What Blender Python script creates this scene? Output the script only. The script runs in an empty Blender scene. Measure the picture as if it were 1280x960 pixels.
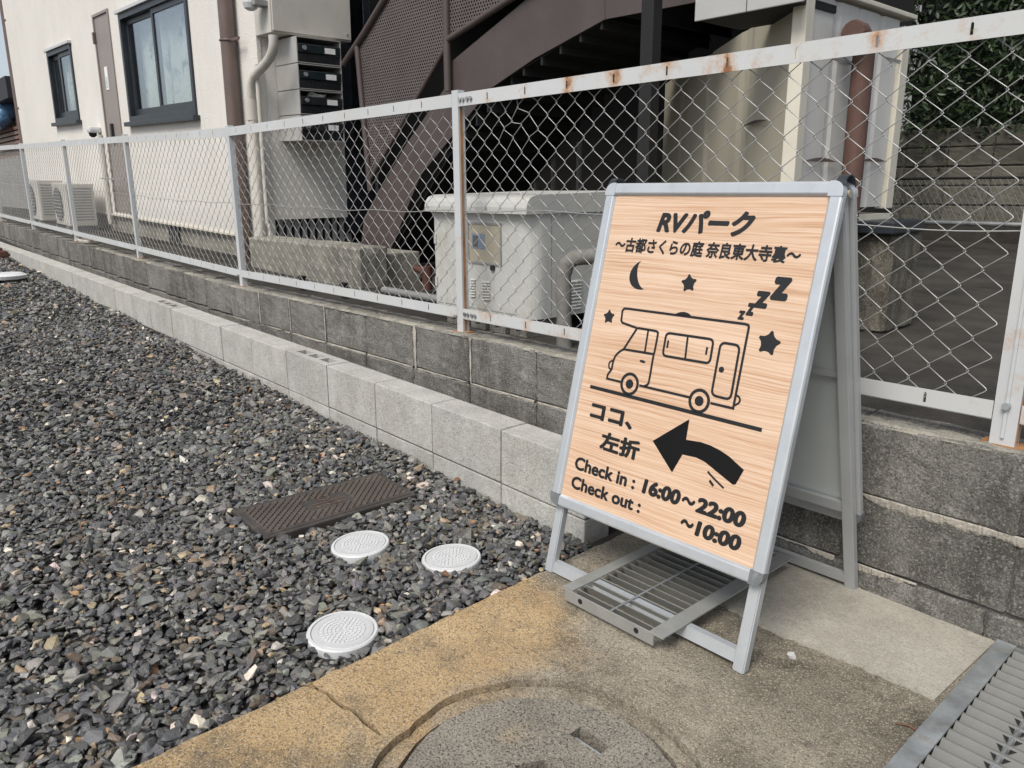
import bpy, bmesh, math, random
import numpy as np
from mathutils import Vector, Matrix
random.seed(7); RNG = np.random.default_rng(7)
S = bpy.context.scene; C = S.collection

# ------------------------------------------------------------------ camera
F = 970.0                                   # focal length in photo pixels (1280 wide)
_L = np.array([-899., -240., F]); _L /= np.linalg.norm(_L)
_D = np.array([30., 3808., F]); _D /= np.linalg.norm(_D)
AX, AZ = -_L, -_D
AX = AX - AZ * AX.dot(AZ); AX /= np.linalg.norm(AX); AY = np.cross(AZ, AX)
R = np.array([AX, AY, AZ])
cam_data = bpy.data.cameras.new('camera'); cam = bpy.data.objects.new('camera', cam_data); C.objects.link(cam)
cam_data.sensor_fit = 'HORIZONTAL'; cam_data.sensor_width = 36.0; cam_data.lens = F / 1280 * 36
cam_data.clip_start = 0.02; cam_data.clip_end = 2000
cam.matrix_world = Matrix(((R[0,0], -R[0,1], -R[0,2], 0), (R[1,0], -R[1,1], -R[1,2], 0), (R[2,0], -R[2,1], -R[2,2], 0), (0,0,0,1)))
S.camera = cam
# ------------------------------------------------------------------ light
SUN_EL, SUN_AZ = math.radians(52), math.atan2(0.27, -0.96)
w = bpy.data.worlds.new('World'); S.world = w; w.use_nodes = True
nt = w.node_tree; bg = nt.nodes['Background']
sky = nt.nodes.new('ShaderNodeTexSky'); sky.sky_type = 'NISHITA'; sky.sun_disc = False
sky.sun_elevation = SUN_EL; sky.sun_rotation = SUN_AZ; sky.dust_density = 2.0; sky.air_density = 1.0; sky.ozone_density = 1.0
hs = nt.nodes.new('ShaderNodeHueSaturation'); hs.inputs['Saturation'].default_value = 0.5
nt.links.new(sky.outputs[0], hs.inputs['Color']); nt.links.new(hs.outputs[0], bg.inputs[0]); bg.inputs[1].default_value = 0.095
sd = bpy.data.lights.new('sun', 'SUN'); sd.energy = 2.1; sd.angle = math.radians(28); sd.color = (1, .955, .88)
sun = bpy.data.objects.new('sun', sd); C.objects.link(sun)
to_sun = Vector((math.sin(SUN_AZ) * math.cos(SUN_EL), math.cos(SUN_AZ) * math.cos(SUN_EL), math.sin(SUN_EL)))
sun.rotation_euler = to_sun.to_track_quat('Z', 'Y').to_euler()
S.view_settings.view_transform = 'Standard'; S.view_settings.look = 'None'
S.view_settings.exposure = 0.68; S.view_settings.gamma = 1.0
S.view_settings.use_curve_mapping = False

# ------------------------------------------------------------------ helpers
def ray(u, v): return R @ np.array([u - 640., v - 480., F])
def px(u, v, axis, val):                    # photo pixel -> point where its ray meets the plane axis=val
    r = ray(u, v); return Vector(r * (val / r[axis]))
def py(u, v, y): return px(u, v, 1, y)
def link(name, me, mat, parent=None, loc=None):
    o = bpy.data.objects.new(name, me); C.objects.link(o)
    if mat is not None and me is not None and len(me.materials) == 0: me.materials.append(mat)
    if parent: o.parent = parent
    if loc is not None: o.location = loc
    return o
def tag(o, label=None, cat=None, group=None, kind=None):
    if label: o['label'] = label
    if cat: o['category'] = cat
    if group: o['group'] = group
    if kind: o['kind'] = kind
    return o
def thing(name, label, cat, loc, rot=(0,0,0), group=None):
    o = bpy.data.objects.new(name, None); C.objects.link(o); o.location = loc; o.rotation_euler = rot
    o.empty_display_size = .05
    return tag(o, label, cat, group)
class MB:
    """collects shapes into one mesh"""
    def __init__(s): s.v = []; s.f = []; s.sm = []
    def add(s, v, f, smooth=False):
        n = len(s.v); s.v += [tuple(p) for p in v]; s.f += [tuple(i + n for i in q) for q in f]; s.sm += [smooth] * len(f); return s
    def box(s, x0, x1, y0, y1, z0, z1, b=0.0):
        if x1 < x0: x0, x1 = x1, x0
        if y1 < y0: y0, y1 = y1, y0
        if z1 < z0: z0, z1 = z1, z0
        if b <= 0:
            v = [(x, y, z) for x in (x0, x1) for y in (y0, y1) for z in (z0, z1)]
            return s.add(v, [(0,1,3,2),(4,6,7,5),(0,4,5,1),(2,3,7,6),(0,2,6,4),(1,5,7,3)])
        bm = bmesh.new(); bmesh.ops.create_cube(bm, size=1)
        for q in bm.verts: q.co = ((x0+x1)/2 + q.co.x*(x1-x0), (y0+y1)/2 + q.co.y*(y1-y0), (z0+z1)/2 + q.co.z*(z1-z0))
        bmesh.ops.bevel(bm, geom=bm.edges[:], offset=b, segments=2, affect='EDGES', profile=.6)
        return s.bm(bm)
    def bm(s, bm, smooth=False):
        bm.verts.index_update()
        s.add([q.co[:] for q in bm.verts], [[q.index for q in f.verts] for f in bm.faces], smooth); bm.free(); return s
    def tube(s, pts, r, n=10, caps=True, smooth=True):
        pts = [Vector(p) for p in pts]; rings = []
        rr = r if isinstance(r, (list, tuple)) else [r] * len(pts)
        up = None; vs = []
        for i, p in enumerate(pts):
            t = (pts[min(i+1, len(pts)-1)] - pts[max(i-1, 0)]).normalized()
            if up is None: up = Vector((0,0,1)) if abs(t.z) < .9 else Vector((1,0,0))
            a = t.cross(up).normalized(); b = a.cross(t).normalized(); up = b
            for k in range(n):
                q = 2*math.pi*k/n; vs.append(p + (a*math.cos(q) + b*math.sin(q)) * rr[i])
        fs = [(i*n+k, i*n+(k+1)%n, (i+1)*n+(k+1)%n, (i+1)*n+k) for i in range(len(pts)-1) for k in range(n)]
        s.add(vs, fs, smooth)
        if caps:
            m = len(vs); s.add(vs[:n], [tuple(range(n-1,-1,-1))]); s.add(vs[m-n:], [tuple(range(n))])
        return s
    def lathe(s, c, prof, n=40, smooth=False):
        vs = [(c[0]+r*math.cos(2*math.pi*k/n), c[1]+r*math.sin(2*math.pi*k/n), c[2]+z) for r, z in prof for k in range(n)]
        fs = [(i*n+k, i*n+(k+1)%n, (i+1)*n+(k+1)%n, (i+1)*n+k) for i in range(len(prof)-1) for k in range(n)]
        s.add(vs, fs, smooth)
        m = (len(prof)-1)*n; s.add(vs[m:], [tuple(range(n))]); s.add(vs[:n], [tuple(range(n-1,-1,-1))]); return s
    def prism(s, poly, fn, d):              # poly in 2-D, fn(a,b,depth) -> 3-D
        n = len(poly); v = [fn(a, b, 0) for a, b in poly] + [fn(a, b, d) for a, b in poly]
        return s.add(v, [tuple(range(n)), tuple(range(2*n-1, n-1, -1))] + [(i, i+n, (i+1)%n+n, (i+1)%n) for i in range(n)])
    def mesh(s, name='m'):
        me = bpy.data.meshes.new(name); me.from_pydata(s.v, [], s.f); me.update()
        bm = bmesh.new(); bm.from_mesh(me); bmesh.ops.recalc_face_normals(bm, faces=bm.faces[:]); bm.to_mesh(me); bm.free()
        me.polygons.foreach_set('use_smooth', s.sm); return me
    def build(s, name, mat, parent=None, loc=None): return link(name, s.mesh(name), mat, parent, loc)
def filled(splines, depth):
    """2-D outline with holes (first spline outer), extruded: returns a mesh in the XY plane, z from 0 to depth"""
    cu = bpy.data.curves.new('c', 'CURVE'); cu.dimensions = '2D'; cu.fill_mode = 'BOTH'; cu.extrude = depth/2
    for sp in splines:
        q = cu.splines.new('POLY'); q.points.add(len(sp)-1); q.use_cyclic_u = True
        for p, (a, b) in zip(q.points, sp): p.co = (a, b, 0, 1)
    o = bpy.data.objects.new('c', cu); C.objects.link(o)
    me = bpy.data.meshes.new_from_object(o.evaluated_get(bpy.context.evaluated_depsgraph_get()))
    bpy.data.objects.remove(o); bpy.data.curves.remove(cu)
    for v in me.vertices: v.co.z += depth/2
    me.polygons.foreach_set('use_smooth', [False]*len(me.polygons))
    return me
def circle(x, y, r, n=40, jit=0): return [(x+(r+random.uniform(-jit,jit))*math.cos(2*math.pi*k/n), y+(r+random.uniform(-jit,jit))*math.sin(2*math.pi*k/n)) for k in range(n)]
def hull(n, seed, sx=1, sy=.75, sz=.5):
    rg = random.Random(seed); bm = bmesh.new()
    for i in range(n):
        d = Vector((rg.gauss(0,1), rg.gauss(0,1), rg.gauss(0,1))).normalized() * rg.uniform(.75, 1.15)
        bm.verts.new((d.x*sx, d.y*sy, d.z*sz))
    r = bmesh.ops.convex_hull(bm, input=bm.verts[:])
    bmesh.ops.delete(bm, geom=[v for v in bm.verts if not v.link_faces], context='VERTS')
    bmesh.ops.triangulate(bm, faces=bm.faces[:])
    bm.verts.index_update(); v = np.array([q.co[:] for q in bm.verts]); f = np.array([[q.index for q in t.verts] for t in bm.faces]); bm.free()
    return v, f

# ------------------------------------------------------------------ materials
class NM:
    def __init__(s, name):
        s.m = bpy.data.materials.new(name); s.m.use_nodes = True; s.t = s.m.node_tree; s.b = s.t.nodes['Principled BSDF']
        s.co = s.n('ShaderNodeTexCoord').outputs['Object']
    def n(s, typ, **kw):
        q = s.t.nodes.new(typ)
        for k, v in kw.items(): setattr(q, k, v)
        return q
    def L(s, a, b): s.t.links.new(a, b)
    def scaled(s, sc, co=None):
        q = s.n('ShaderNodeMapping'); q.inputs['Scale'].default_value = sc; s.L(co or s.co, q.inputs['Vector']); return q.outputs[0]
    def noise(s, scale, det=4, rough=.6, co=None, dist=0):
        q = s.n('ShaderNodeTexNoise'); q.inputs['Scale'].default_value = scale; q.inputs['Detail'].default_value = det
        q.inputs['Roughness'].default_value = rough; q.inputs['Distortion'].default_value = dist; s.L(co or s.co, q.inputs['Vector']); return q.outputs['Fac']
    def ramp(s, fac, stops, interp='LINEAR'):
        q = s.n('ShaderNodeValToRGB'); q.color_ramp.interpolation = interp; e = q.color_ramp.elements
        while len(e) < len(stops): e.new(.5)
        for k, (p, c) in enumerate(stops):
            e[k].position = p; e[k].color = (c, c, c, 1) if not isinstance(c, tuple) else (*c, 1)
        s.L(fac, q.inputs[0]); return q.outputs[0]
    def mix(s, fac, a, b, mode='MIX'):
        q = s.n('ShaderNodeMix', data_type='RGBA', blend_type=mode)
        if isinstance(fac, (int, float)): q.inputs['Factor'].default_value = fac
        else: s.L(fac, q.inputs['Factor'])
        for k, c in (('A', a), ('B', b)):
            sock = [i for i in q.inputs if i.name == k and i.type == 'RGBA'][0]
            if isinstance(c, tuple): sock.default_value = (*c, 1)
            else: s.L(c, sock)
        return [i for i in q.outputs if i.type == 'RGBA'][0]
    def math(s, op, a, b=None, clamp=False):
        q = s.n('ShaderNodeMath', operation=op); q.use_clamp = clamp
        for i, c in enumerate((a, b)):
            if c is None: continue
            if isinstance(c, (int, float)): q.inputs[i].default_value = c
            else: s.L(c, q.inputs[i])
        return q.outputs[0]
    def bump(s, h, st, d=.01):
        q = s.n('ShaderNodeBump'); q.inputs['Strength'].default_value = st; q.inputs['Distance'].default_value = d
        s.L(h, q.inputs['Height']); s.L(q.outputs[0], s.b.inputs['Normal'])
    def done(s, col, rough=.6, metal=0, spec=None):
        if isinstance(col, tuple): s.b.inputs['Base Color'].default_value = (*col, 1)
        else: s.L(col, s.b.inputs['Base Color'])
        if isinstance(rough, (int, float)): s.b.inputs['Roughness'].default_value = rough
        else: s.L(rough, s.b.inputs['Roughness'])
        s.b.inputs['Metallic'].default_value = metal
        if spec is not None: s.b.inputs['Specular IOR Level'].default_value = spec
        return s.m
    def rnd(s): return s.n('ShaderNodeObjectInfo').outputs['Random']
    def pos(s): return s.n('ShaderNodeNewGeometry').outputs['Position']
def scale_c(c, k): return tuple(min(1, x*k) for x in c)
def painted(name, c, rough=.45, var=.12, dirt=(.2,.18,.15), dirt_amt=.25, metal=0, bump=.05, sc=6):
    m = NM(name); n1 = m.noise(sc, 5); base = m.mix(m.ramp(n1, [(.3,0.),(.7,1.)]), scale_c(c, 1-var), scale_c(c, 1+var*.6))
    n2 = m.noise(sc*2.3, 8, .7, m.scaled((1,1,.35)))
    col = m.mix(m.ramp(n2, [(.52,0.),(.75,dirt_amt)]), base, dirt)
    m.bump(m.noise(sc*30, 4), bump, .004); return m.done(col, rough, metal)
def concrete(name, ca, cb, speck=.5, stain=(.06,.055,.05), stain_amt=.5, per_obj=.15, bump=.5, streak=True, sc=1.0, moss=None):
    m = NM(name); p = m.pos()
    big = m.noise(5*sc, 8, .72, p); col = m.mix(m.ramp(big, [(.36,0.),(.62,1.)]), ca, cb)
    r = m.rnd(); k = m.math('ADD', m.math('MULTIPLY', r, 2*per_obj), 1-per_obj)
    q = m.n('ShaderNodeCombineColor'); [m.L(k, q.inputs[i]) for i in range(3)]
    col = m.mix(1.0, col, q.outputs[0], 'MULTIPLY')
    if streak:
        st = m.noise(1.0, 7, .68, m.scaled((9*sc, 9*sc, 2.6*sc), p)); lg = m.noise(1.7*sc, 3, .5, p)
        f = m.math('MULTIPLY', m.ramp(st, [(.42,0.),(.56,1.)]), m.ramp(lg, [(.42,.15*stain_amt),(.56,stain_amt)]))
        col = m.mix(f, col, stain)
        wl = m.noise(1.0, 6, .7, m.scaled((12*sc, 12*sc, 6*sc), p))
        col = m.mix(m.ramp(wl, [(.56,0.),(.72,.45)]), col, tuple(min(.6,x*1.9) for x in cb))
    else:
        lg = m.noise(2.2*sc, 7, .7, p); col = m.mix(m.ramp(lg, [(.5,0.),(.66,stain_amt)]), col, stain)
    sp = m.noise(210, 4, .75, p); col = m.mix(m.ramp(sp, [(.40,speck),(.5,0.)]), col, tuple(x*.28 for x in ca))
    col = m.mix(m.ramp(m.noise(75, 4, .75, p), [(.36,speck*.8),(.46,0.)]), col, tuple(x*.4 for x in ca))
    col = m.mix(m.ramp(m.noise(160, 2, .6, p), [(.54,0.),(.64,speck*.6)]), col, tuple(min(.62,x*1.7) for x in cb))
    if moss: col = m.mix(m.ramp(m.noise(4, 8, .75, p), [(.58,0.),(.7,.8)]), col, moss)
    m.bump(m.math('ADD', m.noise(170, 5, .7, p), m.math('MULTIPLY', m.noise(26, 5, .6, p), 1.2)), bump, .006)
    return m.done(col, .9, 0, .25)
def metal_paint_rust(name, c, rust_amt=.5, th=.62, slots=False):
    m = NM(name); p = m.pos()
    base = m.mix(m.ramp(m.noise(5, 5, .6, p), [(.3,0.),(.7,1.)]), scale_c(c,.9), scale_c(c,1.05))
    sx = m.n('ShaderNodeSeparateXYZ'); m.L(p, sx.inputs[0])
    reg = m.math('ADD', m.math('MULTIPLY', m.math('GREATER_THAN', sx.outputs[0], -2.7), .06), m.math('MULTIPLY', m.math('LESS_THAN', sx.outputs[0], -10.4), .05))
    dx = m.math('MULTIPLY', m.math('ABSOLUTE', m.math('SUBTRACT', m.math('FRACT', m.math('DIVIDE', m.math('ADD', sx.outputs[0], 2.409+.106), .212)), .5)), .212)
    near = m.math('MULTIPLY', m.math('MAXIMUM', m.math('SUBTRACT', 1.0, m.math('DIVIDE', dx, .045)), 0.0), m.math('MULTIPLY', m.math('GREATER_THAN', sx.outputs[0], -2.6), .115 if slots else 0.0))
    n = m.math('ADD', m.math('ADD', m.noise(7, 9, .74, p), reg), near)
    col = m.mix(m.ramp(n, [(th-.05,0.),(th+.03,rust_amt*.45),(th+.10,rust_amt)]), base, (.44,.25,.13))
    col = m.mix(m.ramp(n, [(th+.07,0.),(th+.15,rust_amt)]), col, (.22,.085,.03))
    col = m.mix(m.ramp(m.noise(2.5, 6, .7, p), [(.45,0.),(.7,.4)]), col, (.38,.35,.30))
    m.bump(m.noise(60, 4, .6, p), .06, .003); return m.done(col, .42, 0, .5)
M = {}
M['block_new'] = concrete('block_new', (.38,.375,.35), (.50,.49,.455), .45, (.33,.30,.24), .3, .07, .6, True, 1.4)
M['block_old'] = concrete('block_old', (.148,.142,.128), (.25,.242,.222), .65, (.055,.05,.043), .6, .22, 1.0, True, 1.0)
M['mortar'] = concrete('mortar', (.36,.33,.28), (.5,.46,.4), .3, (.12,.11,.1), .4, .08, .8, False, 3)
M['mortar_dark'] = concrete('mortar_dark', (.09,.085,.08), (.16,.15,.14), .4, (.04,.04,.04), .4, .05, .8, False, 3)
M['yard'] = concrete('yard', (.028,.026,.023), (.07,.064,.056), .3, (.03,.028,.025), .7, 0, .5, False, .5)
M['patch'] = concrete('patch', (.315,.29,.245), (.40,.375,.32), .3, (.19,.175,.145), .6, 0, .45, False, 1.2)
M['old_step'] = concrete('old_step', (.22,.21,.18), (.34,.32,.27), .4, (.1,.095,.08), .6, .1, .6, True, 1.2)
M['pier'] = concrete('pier', (.11,.10,.085), (.19,.175,.14), .7, (.04,.036,.03), .7, 0, .8, True, 1.5)
M['moss_block'] = concrete('moss_block', (.10,.095,.078), (.17,.16,.13), .4, (.03,.03,.025), .7, .2, .7, True, .5, (.025,.045,.012))
M['white_paint'] = metal_paint_rust('white_paint', (.52,.54,.555), .9, .68)
M['rail_paint'] = metal_paint_rust('rail_paint', (.53,.545,.55), .9, .65, True)
M['rust'] = painted('rust', (.36,.17,.065), .85, .4, (.5,.4,.3), .4, 0, .4)
M['wire'] = painted('wire', (.38,.38,.37), .38, .1, (.3,.28,.25), .3, .45)
M['galv'] = painted('galv', (.33,.35,.36), .42, .45, (.22,.17,.12), .7, .4, .08, 11)
M['galv2'] = painted('galv2', (.33,.335,.32), .48, .15, (.25,.22,.17), .5, .35, .08, 10)
M['grate_bar'] = painted('grate_bar', (.15,.152,.143), .62, .2, (.2,.17,.13), .4, 0, .08, 10)
M['alu'] = painted('alu', (.50,.525,.55), .32, .07, (.33,.33,.33), .25, .4, .02, 14)
M['alu_dull'] = painted('alu_dull', (.44,.45,.455), .42, .06, (.4,.4,.4), .2, .3, .02, 9)
M['cap_grey'] = painted('cap_grey', (.17,.18,.19), .35, .15, (.6,.6,.6), .3, .2, .04, 40)
M['back_panel'] = painted('back_panel', (.42,.445,.44), .6, .04, (.5,.5,.5), .1)
M['ink'] = painted('ink', (.007,.007,.008), .5, .2, (.012,.012,.012), .2)
M['pvc'] = painted('pvc', (.58,.59,.595), .45, .06, (.36,.33,.27), .4, 0, .03, 18)
M['pvc_grey'] = painted('pvc_grey', (.50,.51,.515), .45, .06, (.4,.38,.33), .3, 0, .03, 18)
M['dark_lid'] = painted('dark_lid', (.05,.044,.04), .55, .25, (.16,.13,.1), .45, 0, .1, 12)
M['lid_tread'] = painted('lid_tread', (.085,.068,.058), .5, .25, (.06,.05,.04), .5, 0, .1, 12)
M['window_frame'] = painted('window_frame', (.022,.027,.034), .38, .2, (.06,.06,.06), .3)
M['door_grey'] = painted('door_grey', (.25,.215,.195), .45, .06, (.2,.17,.15), .2)
M['brown_steel'] = painted('brown_steel', (.070,.053,.050), .48, .18, (.05,.04,.038), .5, 0, .25, 4)
M['brown_pipe'] = painted('brown_pipe', (.125,.09,.078), .4, .15, (.2,.16,.14), .3)
M['rusty_brown'] = painted('rusty_brown', (.105,.055,.042), .65, .3, (.2,.11,.07), .5, 0, .3)
M['beige_box'] = painted('beige_box', (.50,.475,.43), .5, .06, (.3,.27,.22), .25)
M['cream_steel'] = painted('cream_steel', (.58,.57,.54), .42, .05, (.40,.36,.29), .2, 0, .05, 3)
M['cream_shaded'] = painted('cream_shaded', (.42,.385,.30), .5, .06, (.28,.24,.17), .2, 0, .03, 2)  # darker copy of the cream, with the front's shade put into the colour
M['cream_trim'] = painted('cream_trim', (.62,.585,.49), .5, .06, (.33,.28,.2), .3)
M['mail_side'] = painted('mail_side', (.46,.45,.43), .4, .06, (.2,.2,.2), .2, .3)
M['mail_black'] = painted('mail_black', (.02,.021,.023), .35, .3, (.06,.06,.06), .4)
M['mail_green'] = painted('mail_green', (.016,.025,.027), .25, .2, (.06,.06,.06), .2)
M['paper'] = painted('paper', (.75,.75,.74), .7, .06, (.5,.5,.5), .2)
M['cab_white'] = painted('cab_white', (.49,.49,.465), .45, .07, (.36,.30,.21), .6, 0, .03, 5)
M['lining'] = painted('lining', (.36,.325,.25), .5, .08, (.3,.25,.2), .3)
M['blue_label'] = painted('blue_label', (.2,.24,.3), .5, .2, (.6,.6,.6), .4)
M['black'] = painted('black', (.007,.007,.0075), .75, .3, (.012,.012,.012), .2)
M['deep_shade'] = painted('deep_shade', (.008,.0075,.007), .9, .3, (.012,.011,.01), .3)  # near-black colour stands in for deep shade
M['wrap'] = painted('wrap', (.22,.212,.195), .55, .2, (.2,.17,.13), .5, .2, .6, 30)
M['pipe_grey'] = painted('pipe_grey', (.25,.25,.245), .5, .1, (.15,.14,.12), .4)
M['red_paint'] = painted('red_paint', (.085,.033,.024), .6, .2, (.15,.06,.03), .5)
M['ac_body'] = painted('ac_body', (.55,.53,.48), .5, .06, (.35,.3,.24), .3)
M['ac_grille'] = painted('ac_grille', (.10,.105,.11), .5, .2, (.2,.2,.2), .3)
M['white_wall'] = painted('white_wall', (.62,.61,.58), .8, .05, (.45,.43,.4), .2)
M['roof_black'] = painted('roof_black', (.02,.02,.024), .6, .2, (.05,.05,.05), .2)
M['tile_blue'] = painted('tile_blue', (.09,.2,.34), .3, .35, (.25,.33,.4), .5, 0, .1, 30)
M['louver'] = painted('louver', (.17,.1,.075), .5, .15, (.1,.07,.05), .3)
M['grey_stone'] = painted('grey_stone', (.24,.235,.23), .9, .25, (.1,.1,.1), .5, 0, .5)
M['pale_stone'] = painted('pale_stone', (.60,.59,.57), .9, .15, (.35,.34,.32), .4, 0, .6, 60)
M['leaf_brown'] = painted('leaf_brown', (.16,.075,.04), .7, .3, (.06,.03,.02), .4)
M['trunk'] = painted('trunk', (.07,.05,.035), .9, .3, (.03,.03,.02), .4)
def siding_mat():
    m = NM('siding'); base = m.mix(m.ramp(m.noise(1.2, 6, .6), [(.3,0.),(.7,1.)]), (.62,.595,.55), (.68,.655,.615))
    st = m.noise(1, 6, .65, m.scaled((9,9,.5))); base = m.mix(m.ramp(st, [(.5,0.),(.75,.2)]), base, (.5,.45,.39))
    m.bump(m.noise(60, 5, .65), .5, .012); return m.done(base, .8, 0, .3)
M['siding'] = siding_mat()
def glass_mat():
    m = NM('window_glass'); gl = m.n('ShaderNodeBsdfGlossy'); gl.inputs['Roughness'].default_value = .015; gl.inputs['Color'].default_value = (.9,.95,1,1)
    tr = m.n('ShaderNodeBsdfTransparent'); tr.inputs['Color'].default_value = (.92,.94,.92,1); mx = m.n('ShaderNodeMixShader'); mx.inputs[0].default_value = .34
    m.L(tr.outputs[0], mx.inputs[1]); m.L(gl.outputs[0], mx.inputs[2]); m.L(mx.outputs[0], m.t.nodes['Material Output'].inputs[0]); return m.m
M['glass'] = glass_mat()
def curtain_mat():
    m = NM('curtain'); n = m.noise(1, 5, .6, m.scaled((4,4,2.6)), 1.4)
    c = m.ramp(n, [(.34,(.16,.19,.22)),(.41,(.55,.58,.58)),(.50,(.86,.87,.85)),(.58,(.74,.73,.63)),(.66,(.9,.9,.88))])
    m.bump(m.noise(1, 3, .5, m.scaled((22,22,2))), .7, .03); return m.done(c, .9)
M['curtain'] = curtain_mat()
def perforated_mat():
    m = NM('perforated_steel'); sp = .024
    sx = m.n('ShaderNodeSeparateXYZ'); m.L(m.co, sx.inputs[0]); X = sx.outputs[0]; Z = sx.outputs[2]
    row = m.math('DIVIDE', Z, sp*.8); fl = m.math('FLOOR', row); off = m.math('MULTIPLY', m.math('PINGPONG', fl, 1.0), .5)
    a = m.math('SUBTRACT', m.math('FRACT', m.math('ADD', m.math('DIVIDE', X, sp), off)), .5)
    b = m.math('MULTIPLY', m.math('SUBTRACT', m.math('FRACT', row), .5), .8)
    d = m.math('SQRT', m.math('ADD', m.math('MULTIPLY', a, a), m.math('MULTIPLY', b, b)))
    hole = m.math('LESS_THAN', d, .27)
    col = m.mix(m.ramp(m.noise(4, 4), [(.3,0.),(.7,1.)]), (.085,.068,.066), (.11,.09,.087)); m.done(col, .5)
    tr = m.n('ShaderNodeBsdfTransparent'); mx = m.n('ShaderNodeMixShader'); out = m.t.nodes['Material Output']
    m.L(hole, mx.inputs[0]); m.L(m.b.outputs[0], mx.inputs[1]); m.L(tr.outputs[0], mx.inputs[2]); m.L(mx.outputs[0], out.inputs[0]); return m.m
M['perf'] = perforated_mat()
def poster_mat():
    m = NM('wood_print')
    wv = m.noise(1, 3, .5, m.scaled((2.2, 2.2, 9)), .4)
    q = m.n('ShaderNodeVectorMath', operation='ADD'); cmb = m.n('ShaderNodeCombineXYZ'); m.L(m.math('MULTIPLY', wv, .03), cmb.inputs[2]); m.L(m.co, q.inputs[0]); m.L(cmb.outputs[0], q.inputs[1])
    g1 = m.noise(1, 4, .6, m.scaled((2.2, 2.2, 210), q.outputs[0])); g2 = m.noise(1, 5, .7, m.scaled((7, 7, 420), q.outputs[0]))
    g3 = m.noise(1, 2, .5, m.scaled((1.2,1.2,16), q.outputs[0]))
    c = m.ramp(g1, [(.33,(.41,.225,.125)),(.43,(.52,.335,.215)),(.52,(.585,.41,.285)),(.66,(.64,.48,.36))])
    c = m.mix(m.ramp(g2, [(.38,.45),(.48,0.)]), c, (.42,.225,.12)); c = m.mix(m.ramp(g3, [(.4,0.),(.7,.3)]), c, (.74,.57,.44))
    m.bump(m.noise(3.2, 3, .5, m.scaled((3,3,.8))), .22, .02)
    return m.done(c, .30, 0, .5)
M['poster'] = poster_mat()
def apron_mat():
    m = NM('apron_concrete'); p = m.pos()
    grey = m.mix(m.ramp(m.noise(4, 6, .65, p), [(.3,0.),(.7,1.)]), (.215,.19,.148), (.39,.35,.28))
    tan = m.mix(m.ramp(m.noise(6, 6, .65, p), [(.3,0.),(.7,1.)]), (.40,.265,.125), (.54,.385,.205))
    sx = m.n('ShaderNodeSeparateXYZ'); m.L(p, sx.inputs[0])
    # rusty-tan staining spreads from the gravel edge over the left of the slab
    f = m.math('ADD', m.math('MULTIPLY', m.math('ADD', sx.outputs[0], 1.06), -3.0), m.math('MULTIPLY', m.math('SUBTRACT', m.noise(3.5, 6, .65, p), .5), 2.6))
    f = m.math('SUBTRACT', f, m.math('MULTIPLY', m.math('MAXIMUM', m.math('SUBTRACT', sx.outputs[1], 1.22), 0.0), 5.5))
    col = m.mix(m.ramp(f, [(.0,0.),(.55,.95)]), grey, tan)
    col = m.mix(m.ramp(m.noise(5.5, 8, .74, p), [(.47,0.),(.63,.72)]), col, (.105,.09,.066))
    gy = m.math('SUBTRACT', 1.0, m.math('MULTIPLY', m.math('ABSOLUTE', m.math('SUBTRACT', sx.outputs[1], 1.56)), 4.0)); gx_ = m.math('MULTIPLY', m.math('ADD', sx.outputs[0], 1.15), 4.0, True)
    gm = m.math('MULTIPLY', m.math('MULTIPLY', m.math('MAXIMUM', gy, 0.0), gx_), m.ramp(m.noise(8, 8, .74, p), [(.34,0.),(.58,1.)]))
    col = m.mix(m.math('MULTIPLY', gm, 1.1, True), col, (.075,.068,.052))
    sp = m.noise(260, 4, .75, p); col = m.mix(m.ramp(sp, [(.39,.8),(.49,0.)]), col, (.07,.058,.045))
    col = m.mix(m.ramp(m.noise(120, 3, .7, p), [(.38,.6),(.46,0.)]), col, (.07,.06,.045))
    col = m.mix(m.ramp(m.noise(230, 3, .7, p), [(.54,0.),(.65,.6)]), col, (.64,.55,.41))
    m.bump(m.math('ADD', m.noise(150, 5, .75, p), m.math('MULTIPLY', m.noise(20, 4, .6, p), 1.5)), .75, .006)
    return m.done(col, .88, 0, .3)
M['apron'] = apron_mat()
def cover_mat():
    m = NM('cover_concrete'); p = m.pos()
    col = m.mix(m.ramp(m.noise(9, 6, .65, p), [(.35,0.),(.66,1.)]), (.20,.18,.147), (.30,.272,.225))
    col = m.mix(m.ramp(m.noise(7, 5, .6, p), [(.6,0.),(.72,.5)]), col, (.42,.33,.2))
    col = m.mix(m.ramp(m.noise(210, 3, .7, p), [(.40,.95),(.50,0.)]), col, (.05,.048,.045))
    col = m.mix(m.ramp(m.noise(230, 3, .7, p), [(.54,0.),(.66,.5)]), col, (.56,.52,.44))
    m.bump(m.noise(150, 5, .75, p), .8, .006); return m.done(col, .88, 0, .3)
M['cover'] = cover_mat()
def stone_mat():
    m = NM('gravel_stone'); at = m.n('ShaderNodeAttribute', attribute_name='col'); p = m.pos()
    col = m.mix(m.ramp(m.noise(70, 5, .7, p), [(.35,0.),(.7,.55)]), at.outputs['Color'], m.mix(.5, at.outputs['Color'], (.2,.19,.17)))
    col = m.mix(m.ramp(m.noise(28, 4, .6, p), [(.3,.45),(.5,0.)]), col, m.mix(.7, col, (.02,.02,.022)))
    m.bump(m.noise(120, 5, .7, p), .55, .006)
    return m.done(col, m.ramp(m.noise(15, 2, .5, p), [(.3,.26),(.7,.52)]), 0, .6)
M['stone'] = stone_mat()
def bed_mat():
    m = NM('gravel_bed'); p = m.pos(); return m.done(m.mix(m.noise(60, 4, .7, p), (.012,.012,.012), (.04,.038,.034)), .95)
M['bed'] = bed_mat()
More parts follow.
